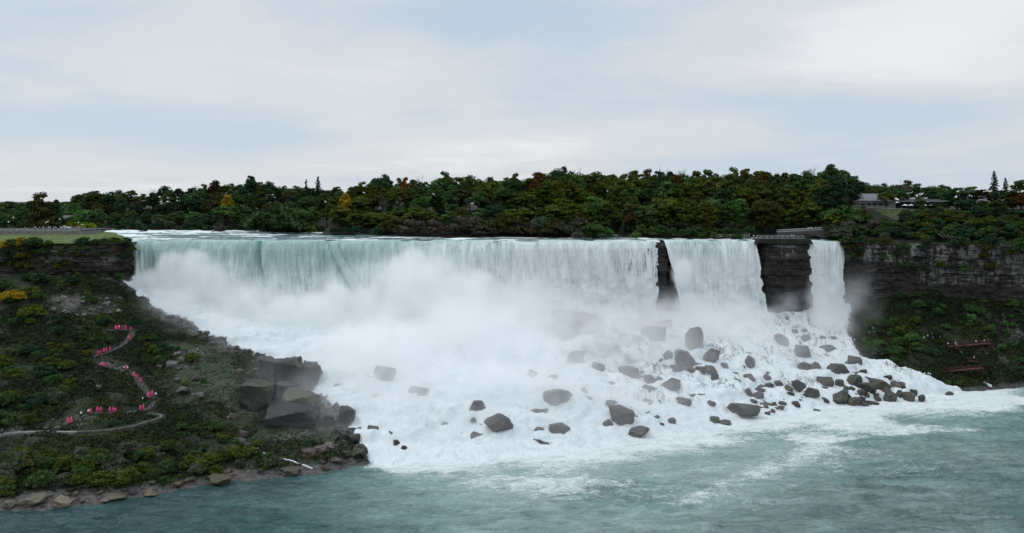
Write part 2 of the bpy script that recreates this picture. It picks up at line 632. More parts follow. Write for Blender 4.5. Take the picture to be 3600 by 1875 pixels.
foam += .30 * sstep(.45, .68, fbm(RX * .035, RY * .07, 0, 4, 78)) * sstep(-40, 20, RX) + .16
foam *= inner
teal = sstep(10, -90, RX) * .9 + .35 * sstep(.45, .6, fbm(RX * .03, RY * .05, 0, 3, 79))
V = np.stack([RX, RY, RZ], -1).reshape(-1, 3)
kind(obj('river', mesh_np('river', V, grid_faces(*RX.shape), [M_RIVER], {'milk': milk, 'foam': foam, 'teal': np.clip(teal, 0, 1)}, True)), 'structure')

# ------------------------------------------------------------------ the upper level
YI = np.array([(-420, 660), (-270, 640), (-256, 500), (-150, 494), (-143, 484), (-107, 480), (-100, 449), (-60, 446), (-54, 427), (40, 425), (47, 428), (50, 452), (54, 454), (58, 426),
               (64, 420), (118, 419), (150, 416), (156, 396), (420, 392)], float)
LB = np.array([(384, -168), (398, -175), (425, -190), (465, -216), (476, -228), (484, -420)], float)      # (Y, X) of the park's river edge


def groundZ(X, Y):
    X, Y = np.asarray(X, float), np.asarray(Y, float)
    yi = np.interp(X, YI[:, 0], YI[:, 1]) + (fbm(X * .1, 1.5, 0, 3, 90) - .5) * 6
    d = Y - yi
    isl = np.where(d < 0, 57.3 + .25 * d, 57.3 + 1.0 * sstep(0, 3, d) + 12.5 * sstep(0, 60, d))
    rgt = 56.0 + 15.3 * np.clip((Y - 397) / 45, 0, 1)
    w = sstep(148, 160, X)
    z = isl * (1 - w) + rgt * w
    return np.maximum(z + (fbm(X * .2, Y * .2, 0, 3, 91) - .5) * .8, 50)


ux, uy = np.arange(-330, 372, 2.0), np.concatenate([np.arange(397, 560, 1.5), np.arange(562, 800, 12)])
UX, UY = np.meshgrid(ux, uy, indexing='ij')
UZ = groundZ(UX, UY)
V = np.stack([UX, UY, UZ], -1).reshape(-1, 3)
kp = (UX > 150) | (UY > 412)
f_ = grid_faces(*UX.shape, kp)
V, f_, a_ = compact(V, f_, {})
kind(obj('island_ground', mesh_np('island_ground', V, f_, [M_GROUND], None, True)), 'structure')

# far ground out to the horizon, under the upper river
bx, by = np.array([-9000, -3000, -1000, -420, 0, 420, 1000, 3000, 9000.]), np.array([406, 500, 700, 1000, 2000, 4000, 12000.])
BX, BY = np.meshgrid(bx, by, indexing='ij')
BZ = np.where(BY > 690, 58.0, 50.0)
kind(obj('ground', mesh_np('ground', np.stack([BX, BY, BZ], -1).reshape(-1, 3), grid_faces(*BX.shape), [M_GROUND])), 'structure')


def crestY(X):
    X = np.asarray(X, float)
    px = CX + F * X / 400
    y = 400 + (fbm(X * .06, 7, 0, 3, 95) - .5) * 4
    y += 3.5 * np.exp(-((px - 915) / 35) ** 2) + 3.0 * np.exp(-((px - 1150) / 40) ** 2) - 3.5 * np.exp(-((px - 1270) / 70) ** 2) + 1.5 * np.exp(-((px - 700) / 30) ** 2)
    y += 2.0 * sstep(1900, 2100, px) + (fbm(X * .33, 3, 0, 3, 96) - .5) * 2.6
    return y


# upper river with rapids
vx, vy = np.arange(-430, 160, .9), np.concatenate([np.arange(394, 520, .7), np.arange(521, 700, 3)])
VX, VY = np.meshgrid(vx, vy, indexing='ij')
wvs = (fbm(VX * .05, VY * .22, 0, 4, 101) - .5) * 1.3 + (1 - np.abs(2 * fbm(VX * .12, VY * .40, 0, 3, 102) - 1)) * .7 - .45
calm = sstep(1, 12, VY - crestY(VX))
VZ = 57.05 + .016 * np.clip(VY - 402, 0, None) + wvs * (.12 + .88 * calm)
fo = .32 + .75 * sstep(.46, .66, fbm(VX * .03, VY * .18, 0, 4, 103)) + .45 * sstep(.15, .5, wvs) + .35 * sstep(450, 520, VY) + .25 * sstep(-150, -215, VX)
fo *= (.25 + .75 * calm)
kp = (VX > np.interp(VY, LB[:, 0], LB[:, 1])) & (VY > crestY(VX) + 1.5) & ((VX < 113.5) | (VX > 137) | (VY > 409.5))
kp &= ~((VX > 66.5) & (VX < 72.0) & (VY < 405.5))
V = np.stack([VX, VY, VZ], -1).reshape(-1, 3)
f_ = grid_faces(*VX.shape, kp)
V, f_, a_ = compact(V, f_, {'foam': fo})
kind(obj('upper_river', mesh_np('upper_river', V, f_, [M_RAPIDS], a_, True)), 'structure')

# park lawn on the bank
lx, ly = np.arange(-360, -156, 1.2), np.arange(380, 486, 1.2)
LX, LY = np.meshgrid(lx, ly, indexing='ij')
cl_edge = np.interp(LX, [-360, -200, -180, -168], [376, 383, 387, 391])
LZ = 56.9 + .028 * (LY - 384) + (fbm(LX * .15, LY * .15, 0, 3, 110) - .5) * .7
LZ = np.where(LX > np.interp(LY, LB[:, 0], LB[:, 1]) - 3, LZ - .5, LZ)
kp = (LX < np.interp(LY, LB[:, 0], LB[:, 1]) + 1.5) & (LY > cl_edge - 2)
V = np.stack([LX, LY, LZ], -1).reshape(-1, 3)
f_ = grid_faces(*LX.shape, kp)
V, f_, a_ = compact(V, f_, {})
kind(obj('lawn', mesh_np('lawn', V, f_, [M_GRASS], None, True)), 'structure')


# ------------------------------------------------------------------ cliffs
def resample(pts, step):
    pts = np.array(pts, float)
    L = np.concatenate([[0], np.cumsum(np.hypot(*np.diff(pts, axis=0).T))])
    s = np.arange(0, L[-1] + step * .5, step)
    return s, np.interp(s, L, pts[:, 0]), np.interp(s, L, pts[:, 1])


LAYS = np.cumsum(rng.uniform(.5, 2.6, 60))
LAYO = rng.uniform(-.2, 1.5, 61)


def cliff(name, label, pts, ztop, zbot, lite, mossf, amp=1.0, seed=0, topback=6.0):
    s, x, y = resample(pts, .55)
    z = np.arange(zbot, ztop + .01, .4)
    S, Z = np.meshgrid(s, z, indexing='ij')
    tx, ty = np.gradient(x), np.gradient(y)
    ln_ = np.hypot(tx, ty)
    nx_, ny_ = ty / ln_, -tx / ln_
    k = np.ones(9) / 9
    nx_, ny_ = [np.convolve(np.pad(q, 4, mode='edge'), k, 'valid') for q in (nx_, ny_)]
    zz = Z - zbot + (fbm(S * .05, 0, 0, 3, seed + 3) - .5) * 3
    lay = LAYO[np.searchsorted(LAYS, zz)]
    blk = vnoise(np.floor(S / 2.3 + 3 * vnoise(S * 0, np.floor(zz / 1.6), 0, seed)) * 1.7, np.floor(zz / 1.6) * 1.3, 0, seed + 4)
    d = amp * (lay * 1.0 + blk * 1.9 + (fbm(S * .07, Z * .05, 0, 4, seed + 5) - .5) * 6 + (fbm(S * .6, Z * .9, 0, 3, seed + 6) - .5) * 1.0)
    d -= sstep(ztop - 2.5, ztop, Z) * 1.2
    X = x[:, None] + nx_[:, None] * d
    Y = y[:, None] + ny_[:, None] * d
    V = np.stack([X, Y, Z], -1)
    cap = V[:, -1:, :].copy()                      # a ledge of soil running back from the lip
    cap[:, :, 0] -= nx_[:, None] * topback
    cap[:, :, 1] -= ny_[:, None] * topback
    cap[:, :, 2] -= .25
    V = np.concatenate([V, cap], 1)
    PX, PY = CX + F * V[..., 0] / V[..., 1], CY + F * (CAMH - V[..., 2]) / V[..., 1]
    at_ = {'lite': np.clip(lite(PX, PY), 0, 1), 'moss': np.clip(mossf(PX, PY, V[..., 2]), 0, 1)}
    me = mesh_np(name, V.reshape(-1, 3), grid_faces(V.shape[0], V.shape[1])[:, ::-1], [M_CLIFF], at_, False)
    o = obj(name, me)
    kind(o, 'structure')
    return o


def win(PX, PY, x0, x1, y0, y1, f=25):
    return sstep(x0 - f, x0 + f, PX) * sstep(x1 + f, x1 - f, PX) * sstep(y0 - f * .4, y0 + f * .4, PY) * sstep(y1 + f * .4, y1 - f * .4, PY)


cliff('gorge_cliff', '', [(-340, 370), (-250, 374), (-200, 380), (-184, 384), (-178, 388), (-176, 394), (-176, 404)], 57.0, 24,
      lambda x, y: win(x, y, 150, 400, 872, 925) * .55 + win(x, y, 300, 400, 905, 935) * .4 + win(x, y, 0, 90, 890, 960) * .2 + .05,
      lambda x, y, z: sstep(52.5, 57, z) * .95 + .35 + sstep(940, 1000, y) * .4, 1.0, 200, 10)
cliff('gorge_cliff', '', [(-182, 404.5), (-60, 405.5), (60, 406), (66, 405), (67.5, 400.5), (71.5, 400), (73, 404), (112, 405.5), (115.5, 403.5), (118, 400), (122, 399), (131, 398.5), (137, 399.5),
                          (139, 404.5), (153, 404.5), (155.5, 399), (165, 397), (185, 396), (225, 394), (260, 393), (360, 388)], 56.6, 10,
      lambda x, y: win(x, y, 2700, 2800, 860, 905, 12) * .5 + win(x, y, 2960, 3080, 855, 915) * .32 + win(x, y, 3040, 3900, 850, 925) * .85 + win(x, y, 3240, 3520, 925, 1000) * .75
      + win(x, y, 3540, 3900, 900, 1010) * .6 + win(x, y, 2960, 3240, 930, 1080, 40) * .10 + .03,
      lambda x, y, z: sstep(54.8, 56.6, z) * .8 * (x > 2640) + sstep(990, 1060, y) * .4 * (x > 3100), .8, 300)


# ------------------------------------------------------------------ waterfalls
def waterfall(label, x0, x1, drop, aerf, thinf, creases, seed, lean=0.0, el=0.0, er=0.0):
    root = thing('waterfall', label, 'waterfall', ((x0 + x1) / 2, 400, 57), 0)
    xs = np.arange(x0, x1 + .01, .38)
    up = np.array([9., 6, 4, 2.6, 1.6, .9, .4])
    h = np.concatenate([-up, [0, .12, .3, .55, .9, 1.3], np.arange(1.8, drop, .5)])
    S, H = np.meshgrid(xs, h, indexing='ij')
    cy_ = crestY(S)
    hh = np.clip(H, 0, None)
    edge_w = sstep(0, 2.0, np.minimum(S - x0, x1 - S))
    Y = np.where(H < 0, cy_ - H, cy_ - 1.6 * np.sqrt(np.clip(hh, 0, 4)) * .8 - .085 * hh)
    Z = np.where(H < 0, 57.12 + .02 * (-H), 57.1 - hh) + (fbm(S * .22, 5, 0, 3, seed + 11) - .5) * .9 * np.exp(-(np.clip(H + 1.5, 0, None) / 3) ** 2) * sstep(-9, -4, H)
    ss = S - lean * hh * .35
    g = sstep(.2, 9, hh)
    fold = (fbm(ss * .13, hh * .012, 0, 3, seed) - .5) * 5.5 + (fbm(ss * .45, hh * .03, 0, 3, seed + 1) - .5) * 3.4 + (fbm(ss * 1.4, hh * .09, 0, 3, seed + 2) - .5) * 1.3
    billow = (fbm(S * .25, hh * .2, 0, 4, seed + 3) - .5) * 3.6 * sstep(4, 22, hh)
    cr = np.zeros_like(S)
    for (p0, p1, wd, dp) in creases:           # dark green grooves: photo x at the lip and 25 m down
        xc = ((p0 - CX) + (p1 - p0) * (hh / 25) ** 1.25) * 400 / F
        xc = xc + (fbm(hh * .25, p0 * .1, 0, 3, seed + 8) - .5) * 1.6
        cr = np.maximum(cr, dp * (.7 + .6 * fbm(S * .8, hh * .2, 0, 3, seed + 9)) * np.exp(-((S - xc) / wd) ** 2) * sstep(30, 16, hh) * sstep(-.2, 1.0, H))
    cr = np.maximum(cr, .95 * np.exp(-((H + 1.3) / 1.5) ** 2) * sstep(.35, .6, fbm(S * .12, H * .2, 0, 3, seed + 12)))  # band above the lip: calm water's dark reflection painted into the colour
    Y = Y - (fold + billow) * g * edge_w + cr * 1.6
    Y = Y - (2.2 * np.clip(np.abs(2 * (S - x0) / (x1 - x0) - 1), 0, 1) ** 6 * g if abs(er) > 2 else 0)
    X = S + np.where(hh > 0, (fbm(S * .3, hh * .05, 0, 2, seed + 4) - .5) * .8 * g, 0)
    uu = (S - x0) / (x1 - x0)
    X = X + (hh / 25) * (el * (1 - uu) ** 2 + er * uu ** 2)
    px = CX + F * S / 400
    aer = np.clip(aerf(px, hh), 0, 1)
    edg = np.minimum(S - x0, x1 - S) + (fbm(S * .4, hh * .35, 0, 3, seed + 6) - .5) * 3.0 * sstep(1, 8, hh)
    thin = np.clip(thinf(px, hh) + .75 * (1 - sstep(-.3, 1.6, edg)) * sstep(.8, 3, hh), 0, 1)
    thin[:, :8] = 0
    V = np.stack([X, Y, Z], -1)
    nlip = int(np.argmax(h >= 1.3)) + 1
    at_ = {'aer': aer, 'thin': thin, 'crease': cr * .85}
    nu = len(xs)
    for nm, a, b in (('lip', 0, nlip), ('curtain', nlip - 1, len(h))):
        me = mesh_np(nm, V[:, a:b].reshape(-1, 3), grid_faces(nu, b - a)[:, ::-1], [M_FALL], {k: v[:, a:b] for k, v in at_.items()}, True)
        o = obj(nm, me, root)
        o.location = -root.location
    return root


def aer_main(px, h):
    green = .60 * np.exp(-((px - 620) / 200) ** 2) + .65 * np.exp(-((px - 1230) / 200) ** 2) + .30 * np.exp(-((px - 900) / 200) ** 2)
    return .40 + h / 42 - green * np.exp(-h / 34) + .42 * sstep(1500, 1900, px)


waterfall('widest white waterfall spanning the cliff between the pink-poncho bank and the dark rock buttress', -178.0, 69.0, 40, aer_main,
          lambda px, h: (.30 * sstep(1400, 1900, px) + .26 * sstep(1900, 2250, px)) * sstep(.5, 4, h) * (1.0 - .45 * sstep(12, 26, h)) + .06,
          ((905, 945, 1.1, 1.0), (1150, 1262, 1.0, .8), (1185, 1330, .7, .45), (600, 612, .8, .3), (1400, 1430, .6, .25)), 400, .5, -2.5, -1.0)
waterfall('mid-sized white waterfall between the dark rock buttress and the small rocky island', 71.0, 113.8, 36,
          lambda px, h: .60 + h / 22 - .3 * np.exp(-((px - 2520) / 120) ** 2) * np.exp(-h / 8) + .25 * sstep(2500, 2650, px), lambda px, h: .10 + .16 * sstep(2450, 2660, px) * sstep(1, 6, h), (), 430, .15, 5.0, 3.0)
waterfall('narrow waterfall dropping alone beside the small rocky island', 136.6, 154.2, 36,
          lambda px, h: .70 + h / 14 - .25 * np.exp(-((px - 2885) / 30) ** 2) * np.exp(-h / 5), lambda px, h: .10 + .12 * sstep(1, 8, h), (), 460, 0, 1.5, -.3)


# ------------------------------------------------------------------ sky, sun, camera
def build_world():
    w = bpy.data.worlds.new('World')
    sc.world = w
    w.use_nodes = True
    nt = w.node_tree
    nt.nodes.clear()
    N, L = nt.nodes, nt.links

    def nd(t, **k):
        x = N.new(t)
        for a, b in k.items():
            setattr(x, a, b)
        return x

    def put(s, v):
        if isinstance(v, bpy.types.NodeSocket):
            L.new(v, s)
        else:
            s.default_value = v

    def ma(op, a, b=0.0, clamp=False):
        x = nd('ShaderNodeMath', operation=op, use_clamp=clamp)
        put(x.inputs[0], a)
        put(x.inputs[1], b)
        return x.outputs[0]

    def mr(f, a, b, lo=0., hi=1.):
        x = nd('ShaderNodeMapRange', interpolation_type='SMOOTHSTEP')
        for i, v in zip(('Value', 'From Min', 'From Max', 'To Min', 'To Max'), (f, a, b, lo, hi)):
            put(x.inputs[i], v)
        return x.outputs[0]

    def mix(f, a, b):
        x = nd('ShaderNodeMix', data_type='RGBA')
        put(x.inputs[0], f)
        put(x.inputs[6], a)
        put(x.inputs[7], b)
        return x.outputs[2]

    def noise(vec, s, d, r, dist=0.):
        x = nd('ShaderNodeTexNoise')
        L.new(vec, x.inputs['Vector'])
        for k, v in (('Scale', s), ('Detail', d), ('Roughness', r), ('Distortion', dist)):
            x.inputs[k].default_value = v
        return x.outputs['Fac']

    sky = nd('ShaderNodeTexSky', sky_type='NISHITA', sun_disc=False, sun_elevation=SUN_EL, sun_rotation=SUN_ROT, altitude=150, air_density=1.0, dust_density=2.0)
    tc = nd('ShaderNodeTexCoord')
    sp = nd('ShaderNodeSeparateXYZ')
    L.new(tc.outputs['Generated'], sp.inputs[0])
    x, y, z = sp.outputs
    den = ma('ADD', ma('MAXIMUM', z, 0.0), .10)
    cx, cy = ma('DIVIDE', x, den), ma('DIVIDE', y, den)
    cb = nd('ShaderNodeCombineXYZ')
    put(cb.inputs[0], ma('ADD', cx, 3.7))
    put(cb.inputs[1], ma('ADD', cy, 1.2))
    n1 = noise(cb.outputs[0], .42, 7, .52, .3)
    n2 = noise(cb.outputs[0], .16, 3, .5)
    n3 = noise(cb.outputs[0], 1.5, 8, .6, .6)
    cov = ma('ADD', ma('ADD', ma('MULTIPLY', n1, .55), ma('MULTIPLY', n2, .40)), ma('MULTIPLY', n3, .20))

    def spot(sx, sz, rx, rz, amp):            # a brighter or thinner patch of the overcast, by direction
        a = ma('POWER', ma('DIVIDE', ma('SUBTRACT', x, sx), rx), 2.0)
        b = ma('POWER', ma('DIVIDE', ma('SUBTRACT', z, sz), rz), 2.0)
        return ma('MULTIPLY', ma('EXPONENT', ma('MULTIPLY', ma('ADD', a, b), -1.0)), amp)
    for q in ((-.33, .215, .10, .05, .10), (.46, .17, .16, .05, .12), (.28, .15, .16, .02, .06), (-.12, .16, .12, .03, .05), (-.42, .075, .22, .022, -.14), (-.06, .17, .05, .03, -.03),
              (.02, .205, .14, .035, -.14), (-.10, .115, .05, .03, -.07), (.42, .095, .2, .028, -.10), (.05, .13, .10, .03, -.10), (.0, .03, .6, .03, .05)):
        cov = ma('ADD', cov, spot(*q))
    f = mr(cov, .40, .82)
    thin = mix(mr(z, .0, .5), (5.8, 6.75, 7.8, 1), (4.7, 5.8, 7.3, 1))
    mid = (7.0, 7.35, 7.75, 1)
    brt = (8.7, 8.8, 9.0, 1)
    c = mix(mr(f, 0, .5), thin, mid)
    c = mix(mr(f, .5, 1.0), c, brt)
    c = mix(.93, sky.outputs[0], c)
    c = mix(mr(z, -.02, -.15), c, (.8, 1.0, 1.0, 1))
    bg = nd('ShaderNodeBackground')
    vm = nd('ShaderNodeVectorMath', operation='SCALE')
    L.new(c, vm.inputs[0])
    put(vm.inputs[3], mr(z, .26, .85, 1.0, 1.75))         # an overcast sky is brightest overhead
    L.new(vm.outputs[0], bg.inputs[0])
    bg.inputs[1].default_value = .10
    o = nd('ShaderNodeOutputWorld')
    L.new(bg.outputs[0], o.inputs[0])


SUN_EL, SUN_AZ = math.radians(52), math.radians(-60)     # azimuth from +Y towards +X
SUN_ROT = SUN_AZ
build_world()
sl = bpy.data.lights.new('sun', 'SUN')
sl.energy = 1.0
sl.angle = math.radians(25)
sl.color = (1.0, .96, .90)
so = bpy.data.objects.new('sun', sl)
link(so)
sd = Vector((math.sin(SUN_AZ) * math.cos(SUN_EL), math.cos(SUN_AZ) * math.cos(SUN_EL), math.sin(SUN_EL)))
so.rotation_euler = sd.to_track_quat('Z', 'Y').to_euler()
so.location = (0, 100, 200)

cam = bpy.data.cameras.new('camera')
cam.sensor_width = 36
cam.lens = 36 * F / 3600
cam.shift_y = -(1875 / 2 - CY) / 3600
cam.clip_start, cam.clip_end = 1.0, 30000
co = bpy.data.objects.new('camera', cam)
link(co)
co.location = (0, 0, CAMH)
co.rotation_euler = (math.pi / 2, 0, 0)
sc.camera = co
sc.view_settings.view_transform = 'Standard'
sc.view_settings.look = 'None'
sc.view_settings.exposure = 0.0
sc.view_settings.gamma = 1.0
sc.cycles.use_denoising = True
sc.cycles.max_bounces = 40
sc.cycles.diffuse_bounces = 3
sc.cycles.glossy_bounces = 2
sc.cycles.transparent_max_bounces = 16
sc.cycles.volume_bounces = 32
sc.cycles.use_adaptive_sampling = True
sc.cycles.adaptive_threshold = 0.02


# ------------------------------------------------------------------ mist
def build_mist():
    mn, mx, st = np.array([-202., 258., 0.]), np.array([168., 404., 64.]), 1.6
    n = np.round((mx - mn) / st).astype(int) + 1
    mx = mn + (n - 1) * st
    X, Y, Z = np.meshgrid(*[mn[i] + st * np.arange(n[i]) for i in range(3)], indexing='ij')
    G = np.zeros(X.shape)
    for px, py, yy, sx, sy, sz, a in MIST:
        c = at(px, py, yy)
        G += a * np.exp(-.5 * (((X - c.x) / sx) ** 2 + ((Y - c.y) / sy) ** 2 + ((Z - c.z) / sz) ** 2))
    W = np.zeros(X.shape)
    for px, py, yy, sx, sy, sz, a in VEIL:
        c = at(px, py, yy)
        W += a * np.exp(-.5 * (((X - c.x) / sx) ** 2 + ((Y - c.y) / sy) ** 2 + ((Z - c.z) / sz) ** 2))
    wx_ = (fbm(X * .04, Y * .04, Z * .04, 2, 501) - .5) * 16
    wz_ = (fbm(X * .05, Y * .05, Z * .05, 2, 502) - .5) * 16
    nz = fbm((X + wx_) * .045, Y * .05, (Z + wz_) * .055, 5, 503, .55)
    nf = fbm((X + wx_) * .16, Y * .16, (Z + wz_) * .17, 3, 504, .55)
    k = nz * .6 + nf * .4
    g = G / (G + .05)
    D = 1.5 * G * sstep(.56 - .52 * g, .74 - .34 * g, k) * (.5 + .9 * k)
    D += W * (.12 + 1.0 * sstep(.36, .62, nz * .6 + nf * .4))
    S = np.zeros(X.shape)
    for px, py, yy, sx, sy, sz in SPLASH:
        c = at(px, py, yy)
        S = np.maximum(S, np.exp(-.5 * (((X - c.x) / sx) ** 2 + ((Y - c.y) / sy) ** 2 + ((Z - c.z) / sz) ** 2)))
    D = np.maximum(D, .42 * sstep(.38, .56, S * (.35 + 1.1 * (nz * .45 + nf * .55))))
    D = D / (1 + D / .40)
    D[D < .0012] = 0
    for ax in range(3):                         # soft at the borders of the grid
        e = np.minimum(np.arange(n[ax]), n[ax] - 1 - np.arange(n[ax])) / 4.0
        if ax == 2:
            e = (n[ax] - 1 - np.arange(n[ax])) / 5.0
        if ax == 1:
            e = np.arange(n[ax]) / 6.0
        sh = [1, 1, 1]
        sh[ax] = -1
        D = D * np.clip(e, 0, 1).reshape(sh)
    d = D.transpose(2, 1, 0).ravel()
    me = bpy.data.meshes.new('mist')
    me.vertices.add(len(d))
    me.attributes.new('d', 'FLOAT', 'POINT').data.foreach_set('value', d.astype(np.float32))
    ob = obj('mist', me)
    kind(ob, 'stuff')
    m = bpy.data.materials.new('spray_mist')
    m.use_nodes = True
    nt = m.node_tree
    nt.nodes.clear()
    pv, o = nt.nodes.new('ShaderNodeVolumePrincipled'), nt.nodes.new('ShaderNodeOutputMaterial')
    nt.links.new(pv.outputs[0], o.inputs['Volume'])
    pv.inputs['Color'].default_value = (1.0, 1.0, 1.0, 1)
    pv.inputs['Density'].default_value = 1
    pv.inputs['Anisotropy'].default_value = .0
    me.materials.append(m)
    g = bpy.data.node_groups.new('mist', 'GeometryNodeTree')
    g.interface.new_socket('Geometry', in_out='INPUT', socket_type='NodeSocketGeometry')
    g.interface.new_socket('Geometry', in_out='OUTPUT', socket_type='NodeSocketGeometry')
    N, L = g.nodes, g.links
    gi, go, vc = N.new('NodeGroupInput'), N.new('NodeGroupOutput'), N.new('GeometryNodeVolumeCube')
    vc.inputs['Min'].default_value = mn
    vc.inputs['Max'].default_value = mx
    for i, q in enumerate('XYZ'):
        vc.inputs['Resolution ' + q].default_value = int(n[i])
    pos, sep = N.new('GeometryNodeInputPosition'), N.new('ShaderNodeSeparateXYZ')
    L.new(pos.outputs[0], sep.inputs[0])

    def M(op, a, b=None):
        x = N.new('ShaderNodeMath')
        x.operation = op
        for i, v in enumerate((a, b)):
            if v is None:
                continue
            if isinstance(v, bpy.types.NodeSocket):
                L.new(v, x.inputs[i])
            else:
                x.inputs[i].default_value = float(v)
        return x.outputs[0]
    ix = [M('ROUND', M('MULTIPLY', M('SUBTRACT', sep.outputs[i], mn[i]), (n[i] - 1) / (mx[i] - mn[i]))) for i in range(3)]
    lin = M('ADD', ix[0], M('MULTIPLY', M('ADD', ix[1], M('MULTIPLY', ix[2], n[1])), n[0]))
    na = N.new('GeometryNodeInputNamedAttribute')
    na.data_type = 'FLOAT'
    na.inputs[0].default_value = 'd'
    si = N.new('GeometryNodeSampleIndex')
    si.data_type = 'FLOAT'
    si.domain = 'POINT'
    si.clamp = True
    fi = N.new('FunctionNodeFloatToInt')
    L.new(gi.outputs[0], si.inputs['Geometry'])
    L.new(na.outputs[0], si.inputs['Value'])
    L.new(lin, fi.inputs[0])
    L.new(fi.outputs[0], si.inputs['Index'])
    L.new(si.outputs[0], vc.inputs['Density'])
    sm = N.new('GeometryNodeSetMaterial')
    sm.inputs['Material'].default_value = m
    L.new(vc.outputs[0], sm.inputs[0])
    L.new(sm.outputs[0], go.inputs[0])
    ob.modifiers.new('mist', 'NODES').node_group = g


MIST = [      # billows: photo x, y, distance, half widths, density
    (720, 1010, 389, 9, 4.5, 7, .16),
    (640, 1130, 380, 7, 6, 7, .12), (720, 1200, 370, 8, 8, 6, .09), (860, 1120, 384, 11, 7, 9, .12), (900, 1230, 366, 11, 9, 8, .09), (780, 1290, 350, 6, 6, 4, .05),
    (1080, 1150, 378, 16, 10, 11, .10), (1250, 1110, 382, 14, 9, 11, .12), (1480, 1080, 384, 11, 8, 11, .16), (1600, 1030, 386, 8, 6, 8, .13), (1400, 1010, 387, 6, 5, 6, .14), (1500, 960, 389, 6, 5, 5, .10),
    (1100, 1300, 350, 13, 12, 8, .07), (1350, 1250, 352, 17, 14, 10, .09), (1600, 1230, 358, 14, 12, 9, .09), (1250, 1400, 322, 13, 12, 6, .06), (1480, 1400, 322, 15, 14, 7, .05),
    (1720, 1160, 372, 12, 10, 10, .10), (1850, 1090, 384, 8, 6, 8, .10), (1800, 1320, 340, 14, 14, 8, .035),
    (2290, 1120, 388, 10, 5, 5, .06), (2440, 1110, 388, 9, 5, 6, .11), (2580, 1110, 387, 9, 5, 6, .12), (2660, 1130, 382, 6, 5, 5, .08), (2540, 1180, 372, 12, 8, 5, .05),
    (2770, 1070, 391, 5, 4, 4, .06), (2890, 1090, 389, 5, 4, 7, .16), (2930, 1150, 380, 6, 5, 5, .07), (3000, 1060, 388, 6, 4, 8, .035), (2850, 1170, 378, 8, 6, 4, .06), (2730, 1130, 384, 6, 5, 4, .05),
]
SPLASH = [    # thick thrown water with firm outlines
    (1480, 1020, 386, 7, 5, 9), (1420, 1000, 387, 5, 4, 7), (1400, 1110, 382, 8, 5, 8), (1640, 1040, 386, 8, 5, 7), (1560, 1120, 380, 9, 6, 8), (1250, 1150, 380, 9, 6, 7), (1100, 1180, 378, 9, 6, 7), (960, 1170, 380, 8, 6, 7), (1790, 1090, 386, 7, 4, 6), (1870, 1150, 384, 5, 4, 5), (1000, 1100, 386, 6, 4, 6),
    (490, 1010, 388, 3.5, 3.5, 5), (1415, 955, 389, 5.5, 3.5, 6), (1500, 985, 389, 6, 4, 6), (1350, 1010, 388, 6, 4, 6), (1270, 1070, 386, 6, 4, 6), (1580, 1010, 388, 6, 4, 6), (1690, 1000, 389, 5, 3.5, 6), (600, 940, 391, 5.5, 3.5, 6), (680, 935, 391, 6, 3.5, 6), (755, 985, 390, 5, 3.5, 6), (840, 1060, 388, 6, 4, 6), (930, 1120, 386, 6, 4, 6), (1760, 1040, 388, 5, 3.5, 5), (1180, 1050, 387, 6, 4, 6), (1090, 1090, 386, 6, 4, 6), (1010, 1080, 387, 5, 3.5, 5), (1450, 910, 391, 4.5, 3, 4.5), (1200, 1260, 360, 8, 6, 6), (1450, 1230, 358, 9, 7, 8), (1650, 1260, 352, 8, 7, 7),
    (600, 990, 390, 6, 4, 7), (690, 975, 390, 8, 4.5, 8), (775, 1040, 389, 6, 4, 7), (535, 1000, 389, 4.5, 3.5, 5.5), (620, 1080, 384, 8, 5, 7), (560, 1060, 384, 4.5, 4, 5), (830, 1120, 385, 7, 5, 7), (2420, 1080, 390, 6, 4, 6), (2400, 960, 392, 4, 3, 7), (2570, 1110, 389, 8, 4, 5), (2890, 1110, 389, 5, 4, 6),
]
VEIL = [      # drifting veils
    (1290, 1330, 340, 16, 18, 9, .14), (1520, 1330, 335, 25, 26, 10, .14), (1850, 1420, 312, 17, 14, 7, .09), (1740, 1500, 286, 14, 10, 4, .09), (1250, 1430, 308, 9, 10, 6, .06), (2150, 1430, 306, 18, 13, 5, .04), (1500, 1600, 268, 20, 8, 2.5, .05), (930, 1230, 364, 13, 10, 9, .15), (750, 1150, 372, 11, 8, 8, .14), (640, 1090, 380, 7, 6, 6, .10), (1060, 1330, 340, 8, 9, 7, .10), (830, 1240, 360, 7, 7, 6, .08), (2470, 1165, 378, 14, 8, 6, .11), (2640, 1190, 374, 8, 7, 5, .06), (2890, 1150, 382, 8, 6, 5, .12), (2090, 1190, 362, 16, 13, 8, .05), (2420, 1250, 356, 12, 9, 5, .035), (1420, 1440, 302, 20, 18, 7, .11), (1900, 1250, 352, 24, 20, 12, .06), (2150, 1180, 366, 18, 14, 9, .05), (1470, 1520, 286, 20, 14, 4.5, .14), (1760, 1450, 298, 24, 18, 6, .065), (1250, 1520, 280, 9, 9, 4, .05),
    (2100, 1380, 318, 26, 18, 7, .038), (2500, 1280, 345, 24, 16, 7, .024), (2800, 1220, 360, 14, 10, 6, .020),  (3050, 1120, 384, 7, 6, 7, .014), (1950, 790, 412, 12, 3, 3, .012),
]
build_mist()
